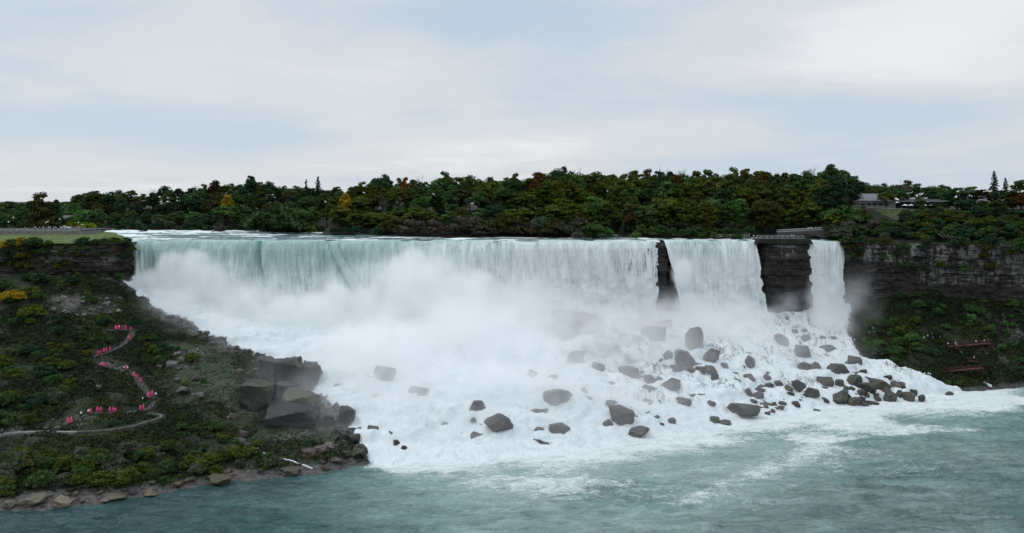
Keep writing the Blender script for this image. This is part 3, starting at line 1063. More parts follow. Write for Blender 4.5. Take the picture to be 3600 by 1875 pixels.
# ------------------------------------------------------------------ labels that single things out
ORD = ('first second third fourth fifth sixth seventh eighth ninth tenth eleventh twelfth thirteenth fourteenth fifteenth sixteenth seventeenth eighteenth nineteenth twentieth '
       'twenty-first twenty-second twenty-third twenty-fourth twenty-fifth twenty-sixth twenty-seventh twenty-eighth twenty-ninth thirtieth thirty-first thirty-second thirty-third thirty-fourth '
       'thirty-fifth thirty-sixth thirty-seventh thirty-eighth thirty-ninth fortieth forty-first forty-second forty-third forty-fourth forty-fifth forty-sixth forty-seventh forty-eighth forty-ninth fiftieth').split()
for t_ in ('fifty', 'sixty', 'seventy', 'eighty', 'ninety'):
    ORD += [t_[:-1] + 'ieth'] * (t_ != 'fifty') + [f'{t_}-{u_}' for u_ in ORD[:9]]


def auto_labels(rows):
    """rows: (object, photo x, description, row phrase, place phrase): where several share all three, counted from the left"""
    by = {}
    for r in rows:
        by.setdefault(r[2:5], []).append(r)
    for (desc, row, place), v in by.items():
        v.sort(key=lambda r: r[1])
        for i, r in enumerate(v):
            t = f'{ORD[i]} {desc} from left {row} {place}' if len(v) > 1 else f'{desc} {row} {place}'
            r[0]['label'] = ' '.join(t.split())


def place_up(px):
    for lim, nm in ((330, "the park terrace"), (620, "the wide waterfall's start"), (1000, "the wide waterfall's left part"), (1420, "the wide waterfall's left middle"), (1850, "the wide waterfall's right middle"),
                    (2330, "the wide waterfall's right part"), (2650, "the mid-sized waterfall"), (2840, "the rocky island"), (2985, "the narrow waterfall"), (3300, "the grey cliff's start")):
        if px < lim:
            return nm
    return "the grey cliff's end"


# ------------------------------------------------------------------ foliage
def leaf_quads(C, Nn, size, v):
    n = len(C)
    t = rng.normal(size=(n, 3))
    t -= Nn * (t * Nn).sum(1, keepdims=True)
    t /= np.linalg.norm(t, axis=1, keepdims=True) + 1e-9
    b = np.cross(Nn, t)
    s = (size * rng.uniform(.6, 1.35, n))[:, None]
    V = np.stack([C - t * s, C - b * s * .55, C + t * s, C + b * s * .55], 1).reshape(-1, 3)
    return V, np.arange(4 * n).reshape(n, 4), np.repeat(v, 4)


def unit(n):
    d = rng.normal(size=(n, 3))
    return d / np.linalg.norm(d, axis=1, keepdims=True)


def crown_mesh(name, h, rx, z0, ncl, per, leaf, shape='round', clump=.30):
    c = unit(ncl)
    r = rng.uniform(.35, 1.0, ncl) ** .5
    zc, rz = (z0 + h) / 2, (h - z0) / 2
    P = c * r[:, None]
    if shape == 'oval':
        wz = 1 - .35 * np.clip(P[:, 2], 0, 1)
    elif shape == 'umbrella':
        wz = np.where(P[:, 2] > 0, 1.0, .8)
        P[:, 2] = np.abs(P[:, 2]) * 1.2 - .5
    elif shape == 'bush':
        wz = np.ones(ncl)
        P[:, 2] = np.abs(P[:, 2]) * 1.5 - .75
    else:
        wz = 1 - .25 * np.clip(-P[:, 2], 0, 1)
    K = np.stack([P[:, 0] * rx * wz, P[:, 1] * rx * wz, zc + P[:, 2] * rz], 1) * .86
    K[:, 2] = zc + (K[:, 2] / .86 - zc) * .86
    cr = rx * clump * rng.uniform(.6, 1.35, ncl)
    idx = np.repeat(np.arange(ncl), per)
    d = unit(len(idx))
    d[:, 2] = np.where(d[:, 2] < -.2, -d[:, 2] * .8, d[:, 2])
    rad = cr[idx] * rng.uniform(.55, 1.08, len(idx))
    C = K[idx] + d * rad[:, None] * np.array([1, 1, .72])
    N_ = d + .75 * unit(len(idx)) + np.array([0, 0, .35])
    N_ /= np.linalg.norm(N_, axis=1, keepdims=True)
    v = np.clip(.5 * rng.uniform(0, 1, ncl)[idx] + .5 * rng.uniform(0, 1, len(idx)), 0, 1)
    V, Fc, v = leaf_quads(C, N_, leaf, v)
    return mesh_np(name, V, Fc, [M_LEAF], {'v': v}), K


def trunk_mesh(name, h, r, K, m=None, nl=7):
    b = MB()
    top = Vector((0.03 * h, 0, h * .72))
    b.tube([(0, 0, -1.2), (0, 0, h * .2), (.02 * h, .01 * h, h * .45), top], [r * 1.3, r, r * .75, r * .3], 7)
    for i in range(nl):
        k = Vector(K[int(rng.integers(len(K)))])
        s = Vector((.015 * h, 0, h * rng.uniform(.22, .55)))
        b.tube([s, s.lerp(k, .5) + Vector((0, 0, .04 * h)), k], [r * .42, r * .28, r * .1], 5)
    return b.mesh(name, m or M_BARK, True)


def proto_broad(h, rx, z0, shape, ncl=58, per=64, leaf=.55, clump=.30):
    cm, K = crown_mesh('crown', h, rx, z0, ncl, per, leaf, shape, clump)
    return (cm, trunk_mesh('trunk', h, .022 * h, K))


def proto_conifer(h, rx):
    C, N_ = [], []
    nw = 26
    for i in range(nw):
        t = i / nw
        z = h * (.12 + .88 * t)
        R = rx * (1 - t) ** .85 + .15
        nb = max(4, int(9 * (1 - t) + 3))
        for k in range(nb):
            a = rng.uniform(0, 6.283)
            L = R * rng.uniform(.7, 1.15)
            m = int(10 + 22 * (1 - t))
            u = rng.uniform(.1, 1, m)
            C.append(np.stack([np.cos(a) * L * u, np.sin(a) * L * u, z - .28 * L * u ** 1.6 + .0 * u], 1) + rng.normal(size=(m, 3)) * .16)
            N_.append(np.array([0, 0, 1]) + .8 * unit(m))
    C, N_ = np.concatenate(C), np.concatenate(N_)
    N_ /= np.linalg.norm(N_, axis=1, keepdims=True)
    V, Fc, v = leaf_quads(C, N_, .38, rng.uniform(0, 1, len(C)))
    cm = mesh_np('crown', V, Fc, [M_LEAF], {'v': v})
    b = MB().tube([(0, 0, -1), (0, 0, h * .5), (0, 0, h)], [.02 * h, .012 * h, .03], 7)
    return (cm, b.mesh('trunk', M_BARK, True))


def proto_bare(h):
    tb, bb = MB(), MB()
    tb.tube([(0, 0, -1), (.1, 0, h * .25), (0, .1, h * .5)], [.02 * h, .016 * h, .011 * h], 6)

    def grow(p, d, L, r, dep):
        q = p + d * L
        bb.tube([p, p.lerp(q, .5) + Vector(rng.normal(size=3)) * L * .05, q], [r, r * .8, r * .55], 4)
        if dep:
            for _ in range(3):
                e = (d + Vector(rng.normal(size=3)) * .45 + Vector((0, 0, .12))).normalized()
                grow(p.lerp(q, rng.uniform(.5, 1)), e, L * rng.uniform(.6, .8), r * .55, dep - 1)
    for _ in range(6):
        a = rng.uniform(0, 6.283)
        grow(Vector((0, .05, h * rng.uniform(.3, .5))), Vector((math.cos(a) * .5, math.sin(a) * .5, 1)).normalized(), h * .22, .0075 * h, 3)
    return (bb.mesh('branches', M_TWIG), tb.mesh('trunk', M_TWIG, True))


BROAD = [proto_broad(20, 6.2, 1.0, 'round', 84), proto_broad(20, 5.4, .5, 'oval', 80), proto_broad(20, 7.0, 6, 'umbrella', 54), proto_broad(20, 6.0, .8, 'round', 96, 56, .5, .26),
         proto_broad(20, 6.0, .4, 'oval', 90, 60, .5, .28), proto_broad(20, 6.6, 0, 'round', 64, 84, .55, .36)]
CONIF = [proto_conifer(20, 4.2), proto_conifer(20, 5.0)]
BARE = [proto_bare(18), proto_bare(18)]


def bush_proto(h, rx, ncl, per, leaf, clump=.34):
    cm, K = crown_mesh('foliage', h, rx, .1, ncl, per, leaf, 'bush', clump)
    b = MB()
    for i in range(6):
        k = Vector(K[int(rng.integers(len(K)))])
        b.tube([(0, 0, -.4), k * .5 + Vector((0, 0, .2)), k], [.07, .05, .02], 4)
    return (cm, b.mesh('stems', M_BARK))


BUSH = [bush_proto(3, 2.0, 26, 60, .20), bush_proto(3, 2.5, 34, 55, .22), bush_proto(3.4, 1.7, 24, 62, .18), bush_proto(2.4, 2.6, 36, 50, .2, .28)]
WILLOW = [bush_proto(6, 4.0, 40, 70, .34, .26), bush_proto(6, 3.4, 34, 75, .30, .28), bush_proto(5, 4.4, 46, 60, .34, .24)]


def plant(name, proto, loc, s, col, label='', cat='tree', group=None, sz=None):
    r = thing(name, label, cat, loc, rng.uniform(0, 6.283), group)
    r.scale = (s, s, sz or s)
    a = obj(proto[0].name.split('.')[0], proto[0], r)
    b = obj(proto[1].name.split('.')[0], proto[1], r)
    a.color = (*col, 1)
    return r


PAL = {'dark green': (0.0427, 0.0770, 0.0257), 'deep green': (0.0262, 0.0524, 0.0262), 'olive': (.0600, .0760, .0170), 'brown-green': (.0480, .0540, .0170), 'grey-green': (0.0660, 0.0766, 0.0475), 'yellow-green': (0.0750, 0.0880, 0.0160),
       'lime': (0.1500, 0.1700, 0.0140), 'yellow': (0.2600, 0.1800, 0.0140), 'orange': (0.1400, 0.0650, 0.0140), 'rust': (0.0800, 0.0400, 0.0140), 'brown-red': (0.0340, 0.0220, 0.0130), 'mid green': (0.0561, 0.1123, 0.0343), 'grey-brown': (0.0750, 0.0660, 0.0500)}


def jit(c, a=.18):
    k = rng.uniform(1 - a, 1 + a)
    return tuple(float(x * k * rng.uniform(.92, 1.08)) for x in c)


SKY = np.array([(-60, 700), (0, 700), (60, 700), (110, 692), (200, 700), (250, 700), (270, 668), (340, 652), (440, 660), (520, 680), (550, 655), (600, 648), (650, 662), (700, 648), (720, 640), (790, 640), (830, 640), (870, 628), (920, 625),
                (960, 640), (1050, 642), (1090, 648), (1140, 655), (1180, 655), (1220, 642), (1290, 636), (1330, 622), (1400, 626), (1450, 624), (1500, 628), (1560, 610), (1650, 612), (1750, 606), (1860, 606), (1950, 592),
                (2050, 594), (2200, 594), (2270, 588), (2350, 592), (2500, 590), (2600, 586), (2700, 592), (2760, 604), (2800, 600), (2900, 580), (2970, 592), (3010, 625), (3050, 625), (3150, 642), (3350, 642), (3440, 640),
                (3480, 640), (3600, 632), (3700, 630)], float)
TREES, LABELS = [], []


SHORT = 0


def yi_at(px, off):
    Y = 460.0
    for _ in range(8):
        X = (px - CX) * Y / F
        Y = float(np.interp(X, YI[:, 0], YI[:, 1])) + off
    return (px - CX) * Y / F, Y


def put_tree(px, Y, pytop, colname, row, kindname='broadleaf', proto=None, wide=1.0, light=1.0):
    X = (px - CX) * Y / F
    z = float(groundZ(X, Y)) if Y < 700 else 58.0
    h = CAMH - (pytop - CY) * Y / F - z
    h = max(3.5, h)
    if kindname == 'conifer':
        p, nm, cat, base = CONIF[int(rng.integers(2))], 'conifer', 'conifer', 20
    elif kindname == 'bare':
        p, nm, cat, base = BARE[int(rng.integers(2))], 'bare_tree', 'tree', 17
    else:
        p, nm, cat, base = proto or BROAD[int(rng.integers(len(BROAD)))], 'broadleaf_tree', 'tree', 20
    s = h / base
    sx_ = s * wide * rng.uniform(.92, 1.1)
    if kindname == 'broadleaf':
        sx_ = wide * (.35 * s + .62) * rng.uniform(.9, 1.12)
    r = plant(nm, p, (X, Y, z - .2), sx_, jit(tuple(c * light for c in PAL[colname])), '', cat, None, s)
    r['group'] = {'skyline': 'trees along the wooded skyline', 'middle': 'trees in the middle of the wood', 'lower': 'trees in the lower rank of the wood'}.get(row, 'trees around the falls')
    shp = {'conifer': 'conifer', 'bare': 'leafless tree'}.get(kindname, 'leafy tree')
    LABELS.append((r, px, f'{colname} {shp}' if kindname != 'bare' else 'pale leafless tree', f'in {row} row above', place_up(px)))
    return r


def base_col(px):
    q = rng.uniform()
    if px < 1150:
        return 'deep green' if q < .42 else 'dark green' if q < .75 else 'brown-green' if q < .92 else 'mid green'
    if px < 2900:
        w = float(fbm(px * .006, rng.uniform(0, .6), 0, 2, 300)) + .10 * (px > 1900)
        if w > .56:
            return 'olive' if q < .5 else 'yellow-green' if q < .64 else 'mid green' if q < .82 else 'brown-green'
        return 'dark green' if q < .42 else 'deep green' if q < .55 else 'olive' if q < .72 else 'brown-green' if q < .84 else 'mid green'
    return 'deep green' if q < .45 else 'dark green' if q < .8 else 'olive'


# skyline rank
px = 262.0
while px < 2985:
    top = float(np.interp(px, SKY[:, 0], SKY[:, 1])) + rng.uniform(-9, 12)
    X, Y = yi_at(px, 58 + rng.uniform(-6, 6))
    put_tree(px, Y, top, base_col(px), 'skyline', wide=rng.uniform(.8, 1.05))
    px += rng.uniform(32, 50)
px = 275.0
while px < 2985:
    top = float(np.interp(px, SKY[:, 0], SKY[:, 1])) + rng.uniform(8, 24)
    X, Y = yi_at(px, 48 + rng.uniform(-4, 4))
    put_tree(px, Y, top, base_col(px), 'skyline', wide=rng.uniform(1.0, 1.25), proto=BROAD[(0, 1, 3, 4, 5)[int(rng.integers(5))]])
    px += rng.uniform(46, 62)
# middle ranks
px = 290.0
while px < 2960:
    top = float(np.interp(px, SKY[:, 0], SKY[:, 1])) + rng.uniform(30, 66)
    X, Y = yi_at(px, 38 + rng.uniform(-6, 6))
    put_tree(px, Y, top, base_col(px), 'middle', wide=rng.uniform(.85, 1.15))
    px += rng.uniform(38, 56)
px = 300.0
while px < 2950:
    sk = float(np.interp(px, SKY[:, 0], SKY[:, 1]))
    top = sk + (805 - sk) * rng.uniform(.42, .66)
    X, Y = yi_at(px, 17 + rng.uniform(-5, 5))
    put_tree(px, Y, top, base_col(px) if rng.uniform() < .72 else ('olive' if px > 1100 else 'mid green'), 'lower', wide=rng.uniform(1.0, 1.35), light=1.15)
    px += rng.uniform(44, 62)
# trees that stand out by colour or outline: photo x, top y, distance behind the bank, colour, kind, width
for px, top, off, c, kd, wd in (
        (755, 622, 50, 'brown-red', 'b', .8), (800, 676, 26, 'yellow', 'b', .75), (880, 608, 58, 'deep green', 'b', .8), (1118, 618, 52, 'deep green', 'conifer', 1.1), (1076, 628, 54, 'deep green', 'conifer', .8),
        (1215, 672, 30, 'yellow', 'b', .7), (1345, 600, 56, 'deep green', 'b', .9), (1425, 616, 48, 'orange', 'b', .75), (1405, 690, 24, 'grey-green', 'b', .8), (1560, 596, 60, 'dark green', 'b', 1),
        (1895, 596, 44, 'rust', 'b', 1.0), (1965, 568, 56, 'deep green', 'b', .85), (1985, 612, 40, 'olive', 'b', .9), (2035, 748, 12, 'orange', 'b', .7), (1985, 682, 20, 'yellow-green', 'b', 1.1), (2095, 680, 18, 'mid green', 'b', 1.1),
        (2180, 618, 38, 'olive', 'b', .9), (2225, 736, 12, 'rust', 'b', .8), (2340, 682, 20, 'yellow-green', 'b', 1.15), (2378, 602, 46, 'rust', 'b', .7), (2420, 614, 42, 'mid green', 'b', .6), (2440, 700, 17, 'yellow-green', 'b', .7),
        (2490, 706, 15, 'lime', 'b', .75), (2505, 680, 19, 'mid green', 'b', .8), (2600, 640, 36, 'olive', 'b', .9), (2618, 690, 25, 'orange', 'b', .35), (2800, 606, 44, 'lime', 'b', 1.0), (2770, 622, 40, 'yellow-green', 'b', .8), (2690, 592, 54, 'rust', 'b', .8),
        (2920, 566, 56, 'dark green', 'b', 1.0), (2930, 610, 30, 'deep green', 'b', 1.15), (2840, 690, 20, 'yellow-green', 'b', .7), (2890, 640, 24, 'deep green', 'b', 1.0),
        (2000, 580, 62, '', 'bare', 1), (2040, 582, 62, '', 'bare', 1), (2340, 578, 62, '', 'bare', 1), (2410, 580, 62, '', 'bare', 1), (2870, 572, 60, '', 'bare', 1), (1490, 610, 62, '', 'bare', 1), (2590, 690, 14, '', 'bare', .6), (1350, 672, 22, '', 'bare', .7),
        (700, 640, 62, '', 'bare', .8), (540, 655, 60, '', 'bare', .9), (1650, 690, 26, '', 'bare', .8)):
    X, Y = yi_at(px, off)
    put_tree(px, Y, top, c or 'dark green', 'skyline' if top < 635 else 'middle' if top < 680 else 'lower', {'b': 'broadleaf'}.get(kd, kd), None, wd)
# right of the narrow fall: round the visitor building and above the grey cliff
for px, Y, top, c, kd, wd in (
        (3010, 470, 612, 'deep green', 'b', 1), (3040, 476, 632, 'olive', 'b', 1), (3090, 480, 634, 'dark green', 'b', 1), (3140, 484, 640, 'olive', 'b', 1), (3185, 478, 628, 'brown-green', 'b', 1), (3230, 482, 640, 'dark green', 'b', 1), (3165, 452, 655, 'dark green', 'b', .9),
        (3115, 447, 668, 'olive', 'b', .9), (3290, 480, 640, 'dark green', 'b', 1), (3330, 478, 650, 'deep green', 'b', 1), (3270, 458, 672, 'deep green', 'b', 1), (3320, 455, 660, 'mid green', 'b', 1), (3365, 450, 652, 'deep green', 'b', 1.1), (3410, 462, 648, 'dark green', 'b', 1),
        (3455, 458, 660, 'brown-red', 'b', 1), (3495, 470, 598, 'deep green', 'conifer', 1.1), (3535, 466, 622, 'deep green', 'conifer', .9), (3590, 462, 624, 'dark green', 'b', 1.1), (3560, 445, 664, 'brown-green', 'b', 1.1), (3610, 440, 672, 'rust', 'b', 1),
        (3180, 466, 622, '', 'bare', 1), (3440, 425, 720, 'deep green', 'b', 1.2), (3500, 428, 700, 'brown-green', 'b', 1.2), (3560, 424, 728, 'deep green', 'b', 1.2), (3610, 426, 735, 'rust', 'b', 1), (3380, 428, 735, 'dark green', 'b', 1.1),
        (3330, 432, 742, 'dark green', 'b', 1), (3395, 436, 690, 'deep green', 'b', .9), (3460, 438, 700, 'dark green', 'b', .9), (3520, 450, 660, 'deep green', 'b', 1), (3300, 440, 705, 'deep green', 'b', .8), (3235, 444, 690, 'dark green', 'b', .55), (3640, 450, 640, 'deep green', 'b', 1.1), (2985, 446, 640, 'deep green', 'b', 1.1), (3420, 412, 775, 'deep green', 'b', 1.1), (3500, 410, 770, 'deep green', 'b', 1.1), (3570, 412, 772, 'dark green', 'b', 1.1)):
    put_tree(px, Y, top, c or 'dark green', 'skyline' if top < 645 else 'middle', {'b': 'broadleaf'}.get(kd, kd), None, wd)
# the park end, far side
for px, Y, top, c, kd, wd in (
        (20, 520, 702, 'dark green', 'b', 1.1), (75, 530, 704, 'dark green', 'b', 1), (-30, 520, 700, 'deep green', 'b', 1.1), (150, 462, 666, 'brown-green', 'b', 1.1), (198, 466, 690, 'deep green', 'b', .7), (130, 472, 700, 'deep green', 'b', .9), (55, 470, 725, 'dark green', 'b', 1.2), (5, 468, 735, 'deep green', 'b', 1.2),
        (100, 468, 742, 'dark green', 'b', 1.0), (225, 590, 706, 'dark green', 'b', 1), (250, 640, 700, 'dark green', 'b', 1), (205, 660, 712, 'olive', 'b', 1), (258, 478, 768, 'lime', 'b', .9), (308, 478, 772, 'lime', 'b', .8), (350, 490, 778, 'yellow-green', 'b', .7),
        (40, 900, 702, 'deep green', 'b', 1.6), (110, 900, 702, 'deep green', 'b', 1.6), (240, 900, 704, 'deep green', 'b', 1.6), (170, 1000, 704, 'deep green', 'b', 1.8), (280, 560, 735, 'deep green', 'b', 1.3), (235, 570, 745, 'brown-green', 'b', 1.2)):
    put_tree(px, Y, top, c, 'middle' if Y < 500 else 'skyline', 'broadleaf', None, wd)
auto_labels(LABELS)

# waterside shrubs of the island
LAB2 = []


def put_bush(name, px, Y, hpx, col, protos, rowp, place, z=None, group='shrubs', desc=None, cat='shrub'):
    X = (px - CX) * Y / F
    if z is None:
        z = float(groundZ(X, Y))
    pr = protos[int(rng.integers(len(protos)))]
    bh = max(v.co.z for v in pr[0].vertices) if not pr[0].get('h') else pr[0]['h']
    pr[0]['h'] = bh
    s = hpx * Y / F / bh
    r = plant(name, pr, (X, Y, z - .15), s * rng.uniform(.9, 1.15), jit(PAL[col]), '', cat, group, s)
    LAB2.append((r, px, desc or f'{col} {cat}', rowp, place))
    return r


px = 380.0
while px < 2640:
    X, Y = yi_at(px, 2.5 + rng.uniform(-1, 4))
    c = 'deep green' if px < 1350 else 'dark green'
    hp = rng.uniform(22, 42) if px < 1350 else rng.uniform(22, 44)
    if 1360 < px < 2080:
        c, hp = ('grey-green', 'grey-brown', 'grey-brown', 'brown-green')[int(rng.integers(4))], rng.uniform(38, 82)
    if not 2135 < px < 2225:
        put_bush('shrub', px, Y, hp, c, WILLOW, 'on waterline above', place_up(px), None, 'shrubs along the upper waterline')
    px += rng.uniform(30, 52)
for px, Y, hp, c in ((985, 476, 120, 'dark green'), (940, 477, 95, 'deep green'), (1030, 478, 100, 'dark green'), (1090, 470, 44, 'yellow-green'), (2095, 413, 66, 'mid green'), (2060, 414, 50, 'dark green'), (2130, 413, 46, 'mid green'), (2030, 411, 34, 'grey-brown'),
                     (2235, 411, 32, 'mid green'), (2215, 440, 60, 'deep green'), (2290, 432, 50, 'dark green'), (770, 488, 40, 'grey-brown'), (500, 488, 28, 'deep green')):
    put_bush('shrub', px, Y, hp, c, WILLOW, 'standing at water above', place_up(px), 57.2, 'shrubs along the upper waterline')
# slope between building and the grey cliff
for k in range(90):
    px = 2925 + (k % 25) * 28 + rng.uniform(-12, 12)
    rr = min(k // 25, 2)
    Y = (404, 412, 421)[rr] + (8 if k >= 75 else 0) + rng.uniform(-3, 3) + max(0, (3000 - px)) * .02
    if 3040 < px < 3190 and rr == 2:
        continue
    c = ('grey-green', 'grey-brown', 'olive', 'dark green')[int(rng.integers(4))] if px < 3120 else ('dark green', 'deep green', 'olive', 'brown-green')[int(rng.integers(4))]
    put_bush('shrub', px, Y, rng.uniform(26, 52), c, WILLOW, f'in {("lower", "middle", "upper")[rr]} row on slope above', place_up(px), None, 'shrubs on the slope above the cliff')
put_bush('shrub', 2930, 419, 62, 'lime', WILLOW, 'beside bridge above', 'the narrow waterfall', None, 'shrubs on the slope above the cliff')
put_bush('shrub', 2955, 421, 84, 'mid green', WILLOW, 'beside bridge above', 'the narrow waterfall', None, 'shrubs on the slope above the cliff')
for px in (2650, 2690, 2735, 2790, 2825):
    put_bush('shrub', px, 404 + rng.uniform(-1, 3), rng.uniform(10, 18), 'dark green', BUSH, 'on top of', 'the rocky island', 56.4, 'shrubs on the rocky island')
for px in (2470, 2510, 2550, 2590, 2630):
    put_bush('shrub', px, 416 + rng.uniform(-1, 2), rng.uniform(16, 30), 'dark green', WILLOW, 'beside railing above', 'the mid-sized waterfall', 57, 'shrubs along the upper waterline')

# ------------------------------------------------------------------ paths on the bank
def z5(x, y):
    return (x * .6522, 1000 + y * .6522)


PATHS = {
    'p1': [z5(*p) for p in ((-30, 826), (15, 812), (60, 804), (150, 799), (250, 796), (330, 800), (430, 800), (520, 794), (610, 785), (700, 772), (770, 752), (830, 735), (866, 722), (870, 704), (830, 700), (760, 706))],
    'p2': [z5(*p) for p in ((330, 762), (372, 752), (440, 716), (490, 702), (545, 696), (610, 700), (660, 700), (720, 688), (770, 690), (820, 660), (850, 622))],
    'p3': [z5(*p) for p in ((850, 620), (815, 612), (775, 560), (735, 510), (705, 478), (670, 466), (620, 458), (560, 452), (510, 456))],
    'p4': [z5(*p) for p in ((490, 398), (540, 386), (600, 362), (655, 335), (695, 300), (716, 270), (705, 252), (660, 250), (600, 252), (560, 250))],
}


def drape(pts, step=1.0, lift=.25):
    P = []
    for (x0, y0), (x1, y1) in zip(pts[:-1], pts[1:]):
        for t in np.linspace(0, 1, 6, endpoint=False):
            P.append(surf(x0 + (x1 - x0) * t, y0 + (y1 - y0) * t))
    P.append(surf(*pts[-1]))
    P = np.array([tuple(p) for p in P])
    k = np.ones(5) / 5
    if len(P) > 8:
        P[:, 0] = np.convolve(np.pad(P[:, 0], 2, mode='edge'), k, 'valid')
        P[:, 1] = np.convolve(np.pad(P[:, 1], 2, mode='edge'), k, 'valid')
    L = np.concatenate([[0], np.cumsum(np.hypot(*np.diff(P[:, :2], axis=0).T))])
    s = np.arange(0, L[-1], step)
    x, y = np.interp(s, L, P[:, 0]), np.interp(s, L, P[:, 1])
    z = np.maximum(terrainZ(x, y), .3)
    z = np.convolve(np.pad(z, 2, mode='edge'), k, 'valid') + lift
    return np.stack([x, y, z], 1)


def ribbon(name, P, w, m, thick=.3):
    T = np.gradient(P, axis=0)
    nx_, ny_ = T[:, 1], -T[:, 0]
    ln2 = np.hypot(nx_, ny_) + 1e-9
    nx_, ny_ = nx_ / ln2, ny_ / ln2
    off = np.array([(-w / 2, -thick * 3), (-w / 2, 0), (w / 2, 0), (w / 2, -thick * 3)])
    V = np.stack([np.stack([P[:, 0] + nx_ * a, P[:, 1] + ny_ * a, P[:, 2] + b], 1) for a, b in off], 1)
    return mesh_np(name, V.reshape(-1, 3), grid_faces(len(P), 4)[:, ::-1], [m])


PP = {k: drape(v) for k, v in PATHS.items()}
cut = int(len(PP['p1']) * .42)
kind(obj('path', ribbon('path', PP['p1'][:cut + 1], 1.5, M_PATH)), 'structure')
kind(obj('path', ribbon('path', PP['p1'][cut:], .9, simple('worn_trail', (.10, .095, .085), .95, .35, .7))), 'structure')
ALLP = np.concatenate(list(PP.values()))


def railing(name, label, cat, P, post_h, every, m, deck=None, group=None, post_r=.05, infill=0, mdeck=None, below=0.0):
    """a run of railing (and the deck under it): Empty > deck, posts, rails"""
    P = np.asarray(P, float)
    o = Vector(P[len(P) // 2])
    r = thing(name, label, cat, o, 0, group)
    Q = P - np.array(o)
    L = np.concatenate([[0], np.cumsum(np.linalg.norm(np.diff(Q, axis=0), axis=1))])

    def pt(s):
        return np.array([np.interp(s, L, Q[:, i]) for i in range(3)])
    T = np.gradient(Q, axis=0)
    nrm = np.stack([T[:, 1], -T[:, 0], 0 * T[:, 0]], 1)
    nrm /= np.linalg.norm(nrm, axis=1, keepdims=True) + 1e-9
    sides = (0.0,) if deck is None else (-deck / 2, deck / 2)
    if deck is not None:
        obj('deck', ribbon('deck', Q, deck + .2, mdeck or m, .08), r)
    pm = MB().box((0, 0, (post_h - below) / 2), (post_r * 2, post_r * 2, post_h + below)).mesh('post', m)
    ns = max(2, int(round(L[-1] / every)) + 1)
    for sd in sides:
        for s in np.linspace(0, L[-1], ns):
            p = pt(s)
            n_ = np.array([np.interp(s, L, nrm[:, i]) for i in range(3)])
            q = p + n_ * sd
            obj('post', pm, r, tuple(q))
        for hh in ((post_h,) if not infill else (post_h, post_h * .12)):
            MB().tube([tuple(Q[i] + nrm[i] * sd + np.array([0, 0, hh])) for i in range(len(Q))], post_r * .9, 5).build('rail', m, r)
        if infill:
            b = MB()
            for s in np.arange(0, L[-1], infill):
                p = pt(s)
                b.box((p[0], p[1], p[2] + post_h * .55), (.035, .035, post_h * .86))
            b.build('grille', m, r)
    return r


railing('walkway', 'dark wooden walkway rising from the gravel path below the stair, lowest of the zigzag', 'walkway', PP['p2'], 1.05, 3.0, M_WOOD, 1.9, 'zigzag walkways on the bank')
railing('walkway', 'dark wooden stair climbing beside the pale mossy slope, middle of the zigzag', 'walkway', PP['p3'], 1.05, 3.0, M_WOOD, 1.9, 'zigzag walkways on the bank')
railing('walkway', 'dark wooden stair doubling back near the cliff base, topmost of the zigzag', 'walkway', PP['p4'], 1.05, 3.0, M_WOOD, 1.9, 'zigzag walkways on the bank')


# ------------------------------------------------------------------ people
def skin_mesh(name, J, E, m, sub=1):
    me = bpy.data.meshes.new(name)
    me.from_pydata([j[:3] for j in J], E, [])
    o = bpy.data.objects.new(name, me)
    COL.objects.link(o)
    md = o.modifiers.new('skin', 'SKIN')
    for v, j in zip(me.skin_vertices[0].data, J):
        v.radius = j[3] if isinstance(j[3], tuple) else (j[3], j[3])
    me.skin_vertices[0].data[0].use_root = True
    sb = o.modifiers.new('sub', 'SUBSURF')
    sb.levels = sb.render_levels = sub
    dg = bpy.context.evaluated_depsgraph_get()
    out = bpy.data.meshes.new_from_object(o.evaluated_get(dg))
    out.name = name
    bpy.data.objects.remove(o)
    out.materials.clear()
    out.materials.append(m)
    return out


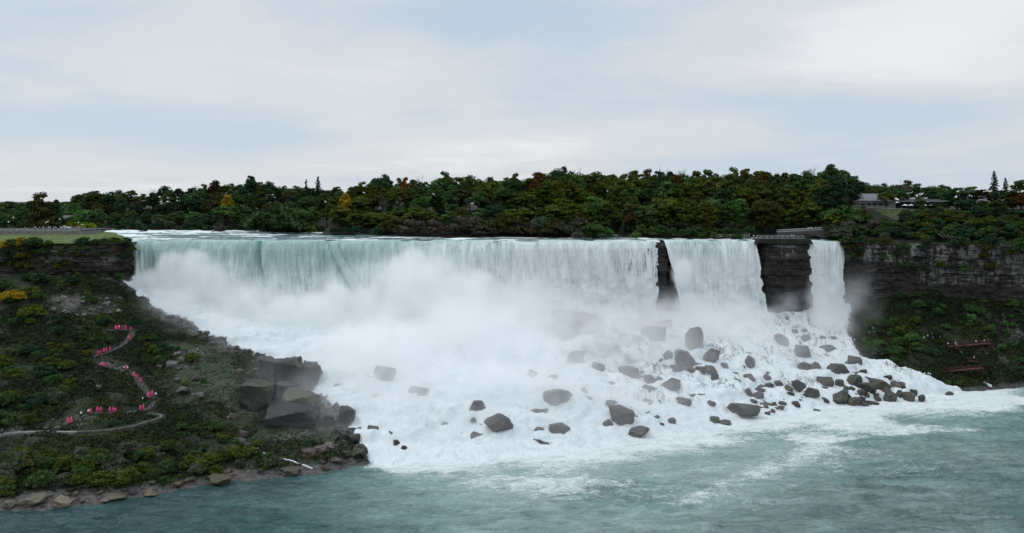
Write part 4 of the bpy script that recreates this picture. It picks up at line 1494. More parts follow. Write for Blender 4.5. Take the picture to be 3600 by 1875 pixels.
def person_meshes(step, arm):
    """step: stride half-length; arm: 0 hanging, 1 holding the rail"""
    J = [(0, 0, .96, (.15, .10)), (0, 0, 1.16, (.14, .10)), (0, 0.01, 1.38, (.17, .11)), (0, .01, 1.50, .06), (0, .03, 1.60, .085), (0, .03, 1.72, .09), (0, .12, 1.62, .03)]
    E = [(0, 1), (1, 2), (2, 3), (3, 4), (4, 5), (4, 6)]
    for s in (-1, 1):
        b = len(J)
        J += [(s * .19, 0, 1.42, .062), (s * .25, .02 + .02 * arm, 1.14, .048), (s * .22, .10 + .24 * arm, .93 + .12 * arm, .034), (s * .21, .14 + .28 * arm, .85 + .20 * arm, .036), (s * .17, .15 + .26 * arm, .88 + .16 * arm, .016)]
        E += [(2, b), (b, b + 1), (b + 1, b + 2), (b + 2, b + 3), (b + 2, b + 4)]
        b = len(J)
        k = s * step
        J += [(s * .10, 0, .88, .095), (s * .11, k * .5 + .03, .48, .062), (s * .11, k - .02, .08, .042), (s * .12, k + .13, .04, .038)]
        E += [(0, b), (b, b + 1), (b + 1, b + 2), (b + 2, b + 3)]
    body = skin_mesh('body', J, E, M_SKIN)
    b = MB()
    for s in (-1, 1):
        k = s * step
        b.tube([(s * .09, 0, .98), (s * .10, .0, .84), (s * .11, k * .5 + .03, .48), (s * .11, k - .02, .10)], [.135, .12, .085, .07], 8)
    trousers = b.mesh('trousers', M_TROUSER, True)
    prof = [(.38, .42), (.36, .60), (.33, .85), (.30, 1.10), (.27, 1.30), (.20, 1.44), (.125, 1.52), (.13, 1.60), (.135, 1.70), (.10, 1.80), (.03, 1.84)]
    p = MB().lathe([(r_ * (1 + .06 * math.sin(i * 2)), z) for i, (r_, z) in enumerate(prof)], (0, 0, 0), 14, 1.0, .72)
    v2 = []
    for (x, y, z) in p.v:
        a = math.atan2(y, x)
        f = 1 + (.08 * math.sin(5 * a + z * 2)) * (z < 1.3)
        if z > 1.52 and y > 0:
            y *= .55
        v2.append((x * f, y * f + .01, z))
    p.v = v2
    for s in (-1, 1):
        p.tube([(s * .16, 0, 1.42), (s * .28, .03, 1.15), (s * .25, .10 + .2 * arm, .98 + .1 * arm)], [.10, .12, .13], 8)
    poncho = p.mesh('poncho', M_TINT, True)
    j = MB().lathe([(.19, .90), (.20, 1.05), (.19, 1.2), (.215, 1.36), (.17, 1.46), (.08, 1.53)], (0, 0, 0), 12, 1.05, .72)
    for s in (-1, 1):
        j.tube([(s * .17, 0, 1.43), (s * .255, .02, 1.14), (s * .225, .10 + .22 * arm, .95 + .11 * arm)], [.085, .07, .055], 7)
    jacket = j.mesh('jacket', M_TINT, True)
    hair = MB().lathe([(.095, 1.62), (.108, 1.70), (.085, 1.79), (.02, 1.825)], (0, .005, 0), 10, 1, 1.05)
    hair.v = [(x, y if y < .06 else .05, z) for x, y, z in hair.v]
    return body, trousers, poncho, jacket, hair.mesh('hair', M_HAIR, True)


PM = [person_meshes(.0, .15), person_meshes(.26, .35), person_meshes(.12, .9)]
PROTO = {}


def proto_person(i, style):
    if (i, style) not in PROTO:
        b, t, p, j, h = PM[i]
        r = thing('person', '', 'person', (0, 0, -500))
        obj('body', b, r)
        obj('trousers', t, r)
        if style == 'poncho':
            obj('poncho', p, r)
        else:
            obj('jacket', j, r)
            obj('hair', h, r)
        PROTO[i, style] = [r, False]
    return PROTO[i, style]


def put_person(loc, rz, style, col, label, group, s=1.0):
    pr = proto_person(int(rng.integers(3)), style)
    kids = [c for c in bpy.data.objects if c.parent == pr[0]] if pr[1] else None
    if pr[1]:
        r = copy_thing(pr[0], pr[2])
        kids = [c for c in r.children]
    else:
        r = pr[0]
        pr[1] = True
        kids = list(r.children)
        pr.append(kids)
    r.location = loc
    r.rotation_euler = (0, 0, rz)
    r.scale = (s, s, s)
    tag(r, label, 'person', group)
    for c in kids:
        if c.data.name.startswith(('poncho', 'jacket')):
            c.color = (*col, 1)
    return r


PINK = (.74, .07, .22)
WHT = (.80, .80, .82)
groups5 = (
    ('on top landing by cliff', ((622, 236, 'p'), (634, 243, 'p'), (643, 230, 'w'), (655, 244, 'p'), (673, 236, 'p'), (706, 241, 'p'))),
    ('alone on the top stair', ((694, 288, 'p'),)),
    ('on topmost walkway run', ((592, 350, 'p'), (575, 357, 'p'), (560, 361, 'p'), (541, 374, 'p'), (528, 379, 'p'))),
    ('on level run under mossy slope', ((543, 442, 'p'), (560, 435, 'p'), (582, 438, 'p'))),
    ('at middle stair head', ((668, 453, 'w'), (679, 457, 'p'), (690, 457, 'w'))),
    ('descending middle stair', ((723, 490, 'p'), (739, 501, 'p'), (761, 521, 'p'), (779, 541, 'g'))),
    ('at middle stair foot', ((768, 620, 'w'), (790, 609, 'p'), (807, 604, 'p'), (823, 591, 'p'), (840, 598, 'w'))),
    ('at lowest walkway bend', ((754, 678, 'p'), (770, 677, 'p'))),
    ('midway along lowest walkway', ((590, 684, 'p'), (608, 684, 'p'), (631, 680, 'p'))),
    ('near low walkway end', ((441, 705, 'w'), (467, 700, 'w'), (488, 690, 'p'), (525, 681, 'p'), (543, 681, 'p'))),
    ('at lowest walkway end', ((368, 741, 'p'), (380, 741, 'p'))),
    ('on the pale gravel path', ((10, 812, 'g'),)),
)
PEOPLE_PX = []
nm = {'p': 'person in pink hooded poncho', 'w': 'person in white jacket', 'g': 'person in grey jacket'}
for place, lst in groups5:
    rows = []
    for x, y, c in lst:
        q = z5(x, y + 15)
        d = surf(*q)
        near_ = ALLP[np.argmin((ALLP[:, 0] - d.x) ** 2 + 1.2 * (ALLP[:, 1] - d.y) ** 2 + (ALLP[:, 2] - d.z) ** 2)]
        if (near_[0] - d.x) ** 2 + (near_[1] - d.y) ** 2 < 30:
            d = Vector((d.x, float(near_[1]) + rng.uniform(-.3, .3), float(near_[2])))
        o = put_person(d, rng.uniform(0, 6.28), 'poncho' if c == 'p' else 'jacket', jit(PINK, .25) if c == 'p' else WHT if c == 'w' else (.12, .13, .15), '', 'people on the bank stairs', 1.08 + .1 * rng.uniform())
        PEOPLE_PX.append((q[0], q[1]))
        rows.append((o, x, nm[c], 'of group', place) if len(lst) > 1 else (o, x, nm[c], '', place))
    auto_labels(rows)
    for r_ in rows:
        r_[0]['label'] = ' '.join(r_[0]['label'].split())

# ------------------------------------------------------------------ bushes on the banks
PPX = [(px_of(p[0], p[1]), py_of(p[1], p[2])) for p in ALLP] + PEOPLE_PX
PPX = np.array(PPX)


def clear(px, py, hpx):
    m = (np.abs(PPX[:, 0] - px) < hpx * .75) & (PPX[:, 1] < py + 3) & (PPX[:, 1] > py - hpx - 16)
    return not m.any()


cnt = 0
tries = 0
while cnt < 178 and tries < 6000:
    tries += 1
    py = rng.uniform(960, 1765)
    px = rng.uniform(-20, 760 if py < 1500 else 980)
    p = surf(px, py)
    if p.z < 1.2 or whiteness(p.x, p.y) > .02 or p.x > np.interp(p.y, EL[:, 0], EL[:, 1]) - 5:
        continue
    if fbm(p.x * .06, p.y * .06, 0, 3, 120) < .40 and py < 1500:
        continue
    if px > 560 and py < 1470 and rng.uniform() < .75:
        continue
    hm = rng.uniform(1.3, 3.6) * (1.25 if px < 260 else 1.0)
    hpx = hm * F / p.y
    if not clear(px, py, hpx):
        continue
    q = rng.uniform()
    c = 'dark green' if q < .36 else 'deep green' if q < .60 else 'olive' if q < .76 else 'grey-green' if q < .90 else 'yellow-green'
    if py > 1560:
        c = ('grey-green', 'olive', 'dark green', 'dark green')[int(rng.integers(4))]
    band = 'below cliff' if py < 1130 else 'on upper slope' if py < 1330 else 'above gravel path' if py < 1510 else 'below gravel path' if py < 1640 else 'near shore'
    put_bush('bush', px, p.y, hpx, c, BUSH, band, f'of the {"near" if px < 330 else "middle" if px < 640 else "far"} bank', p.z, 'bushes on the near bank', None, 'bush')
    cnt += 1
for px, py, hp, c in ((60, 868, 44, 'yellow'), (20, 880, 50, 'yellow'), (75, 850, 26, 'yellow'), (205, 950, 40, 'lime'), (95, 945, 50, 'yellow-green'), (40, 1060, 60, 'yellow'), (110, 1120, 70, 'yellow-green'), (175, 1230, 40, 'lime'), (230, 1230, 30, 'lime'),
                      (15, 1290, 60, 'lime'), (50, 1330, 50, 'lime'), (60, 1480, 40, 'yellow-green'), (95, 1640, 36, 'yellow'), (150, 870, 30, 'olive'), (300, 880, 24, 'dark green'), (10, 1020, 60, 'dark green'), (140, 1000, 60, 'deep green'), (250, 1000, 50, 'deep green'), (420, 990, 44, 'dark green')):
    p = surf(px, py) if py > 965 else at(px, py, 378.0)
    hp *= .72
    c = {'lime': 'yellow-green'}.get(c, c)
    put_bush('bush', px, p.y, hp, c, BUSH, 'standing out against', 'the dark bank', p.z, 'bushes on the near bank', None, 'bush')
cnt = tries = 0
while cnt < 48 and tries < 900:
    tries += 1
    px, py = rng.uniform(-10, 880), rng.uniform(1600, 1745)
    p = surf(px, py)
    if p.z < 1.4:
        continue
    c = ('grey-green', 'olive', 'dark green', 'yellow-green')[int(rng.choice(4, p=(.45, .3, .2, .05)))]
    put_bush('bush', px, p.y, rng.uniform(2.4, 4.2) * F / p.y, c, BUSH, 'in lowest row', f'by shore of the {"near" if px < 330 else "middle" if px < 640 else "far"} bank', p.z, 'bushes on the near bank', None, 'bush')
    cnt += 1
for k in range(46):
    px = rng.uniform(-10, 480)
    py = 856 + rng.uniform(0, 1) ** 1.6 * 90
    cy__ = float(np.interp((px - CX) * 380 / F, [-340, -250, -200, -184, -176], [370, 374, 380, 384, 390])) - 1.2
    c = ('dark green', 'olive', 'deep green', 'yellow-green', 'brown-green')[int(rng.choice(5, p=(.35, .25, .25, .07, .08)))]
    p = at(px, py, cy__)
    put_bush('bush', px, cy__, rng.uniform(14, 34), c, BUSH, 'clinging to', 'the park cliff edge', p.z - .5, 'bushes on the park cliff', None, 'bush')
for k in range(34):
    px = rng.uniform(2975, 3620)
    py = 848 + rng.uniform(0, 1) ** 2 * 110
    c = ('dark green', 'olive', 'deep green', 'brown-green')[int(rng.integers(4))]
    cy__ = float(np.interp((px - CX) * 395 / F, [155, 185, 225, 260], [398, 395, 393, 392])) - 1.0
    p = at(px, py, cy__)
    put_bush('shrub', px, cy__, rng.uniform(14, 36), c, BUSH, 'clinging to', 'the grey cliff lip', p.z - .5, 'shrubs on the grey cliff', None, 'shrub')
cnt = tries = 0
while cnt < 105 and tries < 3000:
    tries += 1
    px, py = rng.uniform(3020, 3640), rng.uniform(1000, 1362)
    p = surf(px, py)
    if p.z < 1.0 or whiteness(p.x, p.y) > .02 or p.x < np.interp(p.y, ER[:, 0], ER[:, 1]) + 2.5:
        continue
    if (3310 < px < 3500 and 1180 < py < 1300) or (3220 < px < 3470 and 1285 < py < 1335):
        continue
    hm = rng.uniform(1.8, 4.6) * (.7 if py > 1280 else 1)
    q = rng.uniform()
    c = 'deep green' if q < .2 else 'dark green' if q < .5 else 'mid green' if q < .85 else 'olive'
    band = 'high' if py < 1100 else 'midway' if py < 1230 else 'low'
    put_bush('shrub', px, p.y, hm * F / p.y, c, BUSH, f'{band} on slope', 'under the grey cliff' + (' end' if px > 3330 else ''), p.z, 'bushes under the grey cliff', None, 'shrub')
    cnt += 1
auto_labels(LAB2)


# ------------------------------------------------------------------ ground cover
def undergrowth(n, region, seed, size):
    X, Y = region
    T = terrainZ(X, Y)
    den = fbm(X * .13, Y * .13, 0, 4, seed)
    el_ = np.interp(Y, EL[:, 0], EL[:, 1])
    er_ = np.interp(Y, ER[:, 0], ER[:, 1])
    ok = (T > 1.3) & (rng.uniform(size=len(X)) < sstep(.30, .55, den) * 1.0 + .1) & (((X < el_ - 2 - 10 * rng.uniform(size=len(X)) ** 2)) | (X > er_ + 1.5))
    X, Y, T, den = X[ok], Y[ok], T[ok], den[ok]
    d = np.full(len(X), 9.0)
    for q in ALLP[::2]:
        d = np.minimum(d, np.hypot(X - q[0], Y - q[1]))
    ok = d > 1.6
    X, Y, T, den = X[ok], Y[ok], T[ok], den[ok]
    qx, qy = px_of(X, Y), py_of(Y, terrainZ(X, Y))
    bald = np.maximum(win(qx, qy, 590, 850, 1200, 1420, 50) * .9, win(qx, qy, 165, 420, 1035, 1105, 25) * .9)
    bald = np.maximum(bald, win(qx, qy, 900, 1190, 1495, 1560, 25) * .85)
    ok = rng.uniform(size=len(X)) > bald
    X, Y, T, den = X[ok], Y[ok], T[ok], den[ok]
    hump = sstep(.4, .75, fbm(X * .4, Y * .4, 0, 3, seed + 1))
    C = np.stack([X, Y, T + rng.uniform(0, .25, len(X)) + hump * 1.5 * rng.uniform(.4, 1, len(X))], 1)
    N_ = unit(len(X)) * .8 + np.array([0, -.2, .7])
    N_ /= np.linalg.norm(N_, axis=1, keepdims=True)
    V, Fc, v = leaf_quads(C, N_, size, np.clip(.55 * fbm(X * .9, Y * .9, 0, 2, seed + 2) + .45 * rng.uniform(0, 1, len(X)), 0, 1))
    hue = np.repeat(np.clip(sstep(.42, .66, fbm(X * .08, Y * .08, 0, 3, seed + 3)) * .8 + .25 * rng.uniform(size=len(X)), 0, 1), 4)
    kind(obj('undergrowth', mesh_np('undergrowth', V, Fc, [M_UNDER], {'v': v, 'hue': hue})), 'stuff')


n_ = 420000
undergrowth(n_, (rng.uniform(-200, -40, n_), rng.uniform(205, 384, n_)), 130, .36)
n_ = 90000
undergrowth(n_, (rng.uniform(140, 260, n_), rng.uniform(335, 398, n_)), 140, .45)


# ------------------------------------------------------------------ boulders
def rock_mesh(seed, cuts, rough, flat=1.0):
    r2 = np.random.default_rng(seed)
    bm = bmesh.new()
    bmesh.ops.create_icosphere(bm, subdivisions=4, radius=1)
    V = np.array([v.co for v in bm.verts])
    for _ in range(cuts):
        n = r2.normal(size=3)
        n /= np.linalg.norm(n)
        d = r2.uniform(.42, .80)
        k = np.clip(V @ n - d, 0, None)
        V -= k[:, None] * n * .94
    V *= 1 + ((fbm(V[:, 0] * 2.2 + seed, V[:, 1] * 2.2, V[:, 2] * 2.2, 4, seed) - .5) * rough)[:, None]
    V *= 1 + ((fbm(V[:, 0] * 7 + seed, V[:, 1] * 7, V[:, 2] * 7, 3, seed + 50) - .5) * .10)[:, None]
    V[:, 2] *= flat
    V /= np.abs(V).max(0)
    for v, c in zip(bm.verts, V):
        v.co = c
    me = bpy.data.meshes.new('boulder')
    bm.to_mesh(me)
    bm.free()
    me.materials.append(M_BOULDER)
    me.polygons.foreach_set('use_smooth', [True] * len(me.polygons))
    try:
        me.set_sharp_from_angle(angle=math.radians(28))
    except Exception:
        pass
    me.update()
    return me


ROCKS = [rock_mesh(s, c, r) for s, c, r in ((1, 9, .25), (2, 12, .22), (3, 16, .3), (4, 8, .35), (5, 20, .18), (6, 14, .28), (7, 10, .4))]


def block_mesh(seed, cuts, tw, nz=.30, st=.05):
    r2 = np.random.default_rng(seed)
    bm = bmesh.new()
    bmesh.ops.create_cube(bm, size=2)
    bmesh.ops.subdivide_edges(bm, edges=bm.edges[:], cuts=11, use_grid_fill=True)
    V = np.array([v.co for v in bm.verts])
    V[:, 0] += tw * V[:, 2] * r2.uniform(-1, 1) + .12 * V[:, 1] * r2.uniform(-1, 1)
    V[:, 2] += .16 * V[:, 0] * r2.uniform(-1, 1) + .14 * V[:, 1] * r2.uniform(-.2, 1)
    for _ in range(cuts):
        n = np.sign(r2.normal(size=3)) * r2.uniform(.25, 1, 3)
        n /= np.linalg.norm(n)
        k = np.clip(V @ n - r2.uniform(.98, 1.30), 0, None)
        V -= k[:, None] * n * .95
    nn = (fbm(V[:, 0] * 1.6 + seed, V[:, 1] * 1.6, V[:, 2] * 1.6, 4, seed) - .5) * nz + (vnoise(np.floor((V[:, 2] + .25 * V[:, 0]) * 4.5), 0, 0, seed + 3) - .5) * st + (fbm(V[:, 0] * 6, V[:, 1] * 6 + seed, V[:, 2] * 6, 3, seed + 9) - .5) * .10
    V *= (1 + nn)[:, None]
    V /= np.abs(V).max(0)
    for v, c in zip(bm.verts, V):
        v.co = c
    me = bpy.data.meshes.new('boulder')
    bm.to_mesh(me)
    bm.free()
    me.materials.append(M_BOULDER)
    me.polygons.foreach_set('use_smooth', [True] * len(me.polygons))
    me.set_sharp_from_angle(angle=math.radians(24))
    me.update()
    return me


BLOCKS = [block_mesh(s, c, .15) for s, c in ((61, 12), (62, 10), (63, 14), (64, 11))]
ROCKS += [block_mesh(65, 12, .25), block_mesh(66, 14, .3), block_mesh(67, 10, .3)]
CLEAN = [block_mesh(71, 9, .10, .24, .035), block_mesh(72, 11, .12, .26, .035), block_mesh(73, 8, .1, .22, .03)]
SLABS = BLOCKS + [rock_mesh(s, c, r) for s, c, r in ((21, 26, .10), (22, 22, .12), (23, 30, .08))]
LAB3 = []


def put_rock(px, py, w, h, col=(.075, .068, .062), mossy=0.0, protos=ROCKS, desc='wet grey boulder', row='', place='', rz=None, tilt=.2, depth=1.0, sink=.25, Y=None, cat='boulder', group='boulders in the white water'):
    p = surf(px, py + h * .38) if Y is None else at(px, py + h * .38, Y)
    k = p.y / F
    sx, sz = w * k / 2, h * k / 2
    o = obj('stone' if cat == 'stone' else 'boulder', protos[int(rng.integers(len(protos)))], None, (p.x, p.y + sx * .4 * depth, p.z + sz * (1 - sink * 1.6)))
    o.scale = (sx * .98, sx * depth, sz * 1.12)
    o.rotation_euler = (rng.uniform(-tilt, tilt) * .6, rng.uniform(-tilt, tilt), rng.uniform(-.5, .5) if rz is None else rz)
    o.color = (*jit(tuple(q * .68 for q in col), .40), mossy)
    tag(o, '', cat, group)
    LAB3.append((o, px, desc, row, place))
    return o


def size_word(w, h):
    a = w * h
    return 'small' if a < 500 else 'mid-sized' if a < 2200 else 'large'


def rock_place(px):
    return 'below the wide waterfall' if px < 2280 else 'below the mid-sized waterfall' if px < 2690 else 'below the rocky island' if px < 2850 else 'below the narrow waterfall' if px < 3000 else 'beyond the narrow waterfall'


Z7 = [(1430, 450, 150, 200), (1240, 565, 90, 70), (1320, 540, 60, 50), (1370, 600, 150, 110), (1290, 670, 80, 60), (1385, 695, 140, 60), (1485, 690, 80, 70), (1475, 640, 40, 30), (1560, 680, 90, 70), (1605, 740, 80, 90), (1680, 655, 90, 60),
      (1885, 620, 110, 120), (1760, 715, 60, 35), (1875, 750, 120, 80), (2005, 745, 90, 65), (2140, 755, 65, 50), (2130, 440, 110, 90), (1120, 400, 140, 120), (1190, 330, 130, 80), (930, 710, 180, 120), (1100, 760, 130, 80), (1270, 790, 180, 130),
      (1080, 840, 130, 90), (770, 800, 110, 60), (890, 885, 70, 40), (780, 945, 110, 70), (600, 900, 70, 40), (560, 850, 80, 70), (870, 1040, 220, 130), (745, 1110, 110, 80), (1145, 1050, 60, 40), (1250, 1080, 90, 60), (1180, 1105, 40, 30),
      (1600, 1070, 90, 50), (1690, 1085, 110, 40), (1830, 1000, 280, 110), (1350, 930, 150, 70), (1430, 890, 80, 50), (1570, 950, 80, 60), (1855, 835, 50, 40), (1950, 880, 120, 60), (1905, 930, 60, 40), (2000, 970, 50, 30), (2010, 1020, 50, 35),
      (1600, 870, 110, 50), (360, 900, 250, 130), (160, 730, 90, 120), (320, 740, 90, 50), (380, 1140, 190, 70), (990, 1165, 200, 60), (500, 570, 220, 110), (680, 660, 120, 80), (340, 240, 130, 110), (1580, 560, 130, 120), (1700, 830, 60, 30), (1500, 860, 70, 35)]
Z8 = [(505, 545, 130, 140), (520, 655, 110, 90), (710, 510, 140, 50), (340, 440, 120, 100), (530, 430, 100, 70), (510, 375, 60, 45), (660, 435, 60, 60), (740, 435, 70, 60), (910, 610, 120, 90), (850, 625, 50, 45), (790, 675, 170, 90), (600, 650, 90, 70),
      (680, 780, 140, 110), (795, 790, 80, 80), (900, 765, 160, 90), (1000, 750, 80, 50), (1000, 815, 180, 80), (1110, 790, 180, 70), (810, 890, 150, 130), (900, 925, 150, 80), (480, 800, 120, 90), (575, 860, 120, 90), (390, 830, 80, 60), (540, 765, 100, 40),
      (660, 900, 40, 20), (960, 855, 60, 50), (970, 910, 60, 50), (1010, 880, 60, 40), (1090, 900, 70, 50), (1160, 845, 80, 50), (1195, 885, 110, 90), (1265, 860, 70, 70), (1345, 890, 110, 80), (1370, 855, 70, 60), (1430, 895, 70, 60), (1290, 805, 40, 25),
      (1265, 710, 60, 25), (1655, 865, 70, 35), (1130, 705, 80, 30), (1180, 680, 50, 20), (1280, 745, 50, 20), (610, 995, 60, 20), (990, 945, 70, 40), (1050, 940, 90, 35), (440, 380, 60, 60), (560, 700, 60, 40)]
for zx, (ox, oy), lst in ((.447, (1800, 1000), Z7), (.447, (2600, 1000), Z8)):
    for x, y, w, h in lst:
        px, py, w, h = ox + x * zx, oy + y * zx, w * zx, h * zx
        row = 'in upper band' if py < 1260 else 'in middle band' if py < 1370 else 'in lower band' if py < 1425 else 'at waterline'
        if 2270 < px < 2640 and py < 1330:
            w, h = w * 1.22, h * 1.22
        mossy = .8 if (px > 2850 and py > 1330) or rng.uniform() < .1 else .15
        put_rock(px, py, w, h, (.085, .078, .07), mossy, ROCKS, f'{size_word(w, h)} wet grey boulder', row, rock_place(px))
for px, py, w, h in ((1747, 1500, 120, 70), (1684, 1440, 66, 56), (1470, 1390, 85, 50), (1348, 1320, 90, 64), (1365, 1535, 40, 30), (1310, 1515, 46, 34), (1420, 1575, 24, 14), (1395, 1560, 30, 22), (1660, 1480, 30, 22), (1180, 1440, 34, 28)):
    put_rock(px, py, w, h, (.085, .078, .07), .2, ROCKS, f'{size_word(w, h)} wet grey boulder', 'in mist', 'below the wide waterfall near the bank')
for k in range(130):
    px, py = rng.uniform(2250, 3150), rng.uniform(1290, 1460)
    if k >= 60:
        px, py = rng.normal(2790, 150), rng.normal(1385, 38)
    if k >= 100:
        px, py = rng.normal(2440, 60), rng.normal(1280, 45)
    p = surf(px, py)
    if p.z < .3 or whiteness(p.x, p.y) < .6:
        continue
    w = rng.uniform(14, 34)
    row = 'in middle band' if py < 1370 else 'in lower band' if py < 1425 else 'at waterline'
    put_rock(px, py, w, w * rng.uniform(.4, .7), (.08, .072, .065), .2, ROCKS, 'small wet grey boulder', row, rock_place(px))
G2 = 'boulders on the near bank'
# the big named blocks on the near bank
for a in (dict(px=1010, py=1315, w=110, h=120, col=(.028, .026, .022), mossy=.7, protos=BLOCKS, tilt=.12, desc='tall dark block with mossy top rising into the mist'), dict(px=1085, py=1325, w=80, h=100, col=(.028, .027, .026), mossy=.3, protos=BLOCKS, tilt=.12, desc='dark block half veiled in mist beside the tall block'),
          dict(px=945, py=1300, w=74, h=96, col=(.028, .026, .024), mossy=.5, protos=BLOCKS, tilt=.12, desc='mossy block behind the tall dark block'), dict(px=1055, py=1412, w=140, h=70, col=(.12, .115, .08), mossy=.35, protos=CLEAN, desc='pale olive flat slab lying over the black slab', tilt=.08),
          dict(px=1025, py=1458, w=195, h=68, col=(.016, .015, .016), mossy=0, protos=CLEAN, desc='broad black slab with a sheer front face', tilt=.06), dict(px=900, py=1395, w=118, h=104, col=(.030, .034, .024), mossy=1, protos=CLEAN, desc='big block with a green mossy face'),
          dict(px=1000, py=1375, w=90, h=60, col=(.075, .07, .066), mossy=.1, protos=BLOCKS, tilt=.12, desc='grey block between the tall block and the olive slab'), dict(px=1218, py=1462, w=66, h=62, col=(.055, .052, .044), mossy=.7, desc='round dark boulder standing alone in foam beside the bank'),
          dict(px=1145, py=1480, w=60, h=44, col=(.045, .04, .036), mossy=.2, desc='dark boulder at the end of the black slab'), dict(px=1085, py=1595, w=58, h=30, col=(.14, .105, .09), mossy=0, protos=SLABS, desc='reddish flat stone, westernmost of the shore trio'),
          dict(px=1125, py=1585, w=56, h=30, col=(.14, .105, .09), mossy=0, protos=SLABS, desc='reddish flat stone, middle of the shore trio'), dict(px=1155, py=1572, w=50, h=24, col=(.15, .115, .10), mossy=0, protos=SLABS, desc='reddish flat stone, highest of the shore trio'),
          dict(px=1260, py=1600, w=66, h=44, col=(.05, .05, .036), mossy=.6, desc='mossy boulder on the point of the bank at the foam'), dict(px=1270, py=1582, w=52, h=36, col=(.06, .058, .045), mossy=.4, desc='boulder stacked behind the mossy boulder on the point'),
          dict(px=1215, py=1600, w=44, h=30, col=(.07, .06, .05), mossy=.2, desc='brown boulder between the red stones and the point'), dict(px=1180, py=1622, w=50, h=20, col=(.09, .075, .065), mossy=.1, desc='low brown stone at the water edge'),
          dict(px=1240, py=1545, w=60, h=36, col=(.05, .048, .036), mossy=.5, desc='dark ledge boulder where a thin cascade falls'), dict(px=770, py=1690, w=90, h=44, col=(.13, .09, .05), mossy=.4, protos=SLABS, desc='large tan slab dipping into the river'),
          dict(px=1020, py=1660, w=70, h=26, col=(.13, .10, .075), mossy=.2, protos=SLABS, desc='tan flat stone on the shore under the rivulet'), dict(px=520, py=1738, w=66, h=18, col=(.22, .17, .11), mossy=0, protos=SLABS, desc='pale tan flat stone at the river edge, lying alone'),
          dict(px=405, py=1750, w=80, h=22, col=(.18, .14, .09), mossy=.1, protos=SLABS, desc='long tan flat stone at the river edge'), dict(px=215, py=1770, w=70, h=24, col=(.19, .15, .105), mossy=.1, protos=SLABS, desc='pale rounded stone at the river edge below the grey-green bushes'),
          dict(px=115, py=1762, w=90, h=26, col=(.12, .10, .08), mossy=.3, protos=SLABS, desc='broad brown stone at the river edge'), dict(px=30, py=1775, w=50, h=26, col=(.10, .085, .07), mossy=.3, desc='brown stone at the frame edge by the river'),
          dict(px=365, py=1760, w=40, h=14, col=(.16, .13, .10), mossy=0, protos=SLABS, desc='small tan stone touching the water'), dict(px=620, py=1705, w=46, h=14, col=(.15, .12, .07), mossy=.1, protos=SLABS, desc='thin tan stone on the shore'),
          dict(px=680, py=1332, w=40, h=26, col=(.11, .105, .10), mossy=0, desc='round pale stone on the scree beside the mist'), dict(px=603, py=1282, w=44, h=18, col=(.13, .12, .11), mossy=0, protos=SLABS, desc='pale flat stone high on the scree beside the mist'),
          dict(px=625, py=1245, w=40, h=20, col=(.12, .115, .11), mossy=0, desc='grey stone near the top of the scree'), dict(px=695, py=1395, w=56, h=26, col=(.10, .095, .085), mossy=.2, protos=SLABS, desc='tilted grey slab low on the scree'),
          dict(px=640, py=1375, w=50, h=26, col=(.06, .058, .05), mossy=.6, desc='mossy stone in the green patch'), dict(px=840, py=1560, w=60, h=30, col=(.06, .052, .04), mossy=.5, desc='brown boulder above the rivulet'), dict(px=850, py=1530, w=44, h=32, col=(.09, .072, .058), mossy=.1, desc='tan boulder over the rivulet'),
          dict(px=800, py=1660, w=40, h=24, col=(.12, .085, .07), mossy=0, desc='reddish stone above the tan slab')):
    a = dict(a)
    d = a.pop('desc')
    o = put_rock(**a, group=G2, rz=rng.uniform(-.2, .2), depth=.9)
    LAB3.pop()
    o['label'] = d
for k in range(150):
    if k < 60:
        Yk = rng.uniform(252, 372)
        X = float(np.interp(Yk, EL[:, 0], EL[:, 1])) - rng.uniform(.5, 9)
    elif k < 105:
        X = rng.uniform(-140, -44)
        Yk = float(shoreY(X)) + rng.uniform(.0, 4)
    else:
        X, Yk = rng.uniform(-150, -60), rng.uniform(240, 360)
        if X > np.interp(Yk, EL[:, 0], EL[:, 1]) - 4:
            continue
    zz = float(terrainZ(X, Yk))
    px, py = px_of(X, Yk), py_of(Yk, zz)
    if not clear(px, py, 20) or not -10 < px < 1400:
        continue
    w = rng.uniform(10, 34)
    h = w * rng.uniform(.4, .75)
    put_rock(px, py - h * .3, w, h, (.075, .068, .06) if k < 60 else (.10, .085, .065), .35, ROCKS if k % 2 else SLABS, 'brown stone' if k >= 60 else 'grey stone', cat='stone', row=('on scree edge' if k < 60 else 'along shore' if k < 105 else 'on slope'), place=f'of the {"near" if px < 330 else "middle" if px < 700 else "far"} bank', group=G2)
for k in range(26):
    px, py = rng.uniform(165, 420), rng.uniform(1040, 1110)
    w = rng.uniform(8, 26)
    put_rock(px, py, w, w * rng.uniform(.45, .8), (.17, .165, .16), 0, ROCKS, 'pale broken stone', cat='stone', row='on scree', place='below the park cliff', group=G2)
for px, py, w, h in ((480, 792, 16, 6), (515, 795, 34, 8), (460, 812, 22, 6), (562, 822, 20, 7), (575, 815, 18, 9), (672, 818, 22, 7), (470, 790, 8, 14), (315, 822, 14, 7), (400, 826, 30, 10), (2195, 832, 50, 8), (1740, 842, 30, 4), (355, 802, 24, 6)):
    Y = (CAMH - 57.9) * F / (py - CY)
    put_rock(px, py, w, h, (.03, .028, .025), .2, ROCKS, 'low black rock', 'breaking rapids above', place_up(px), Y=Y, group='rocks in the upper rapids')
auto_labels(LAB3)
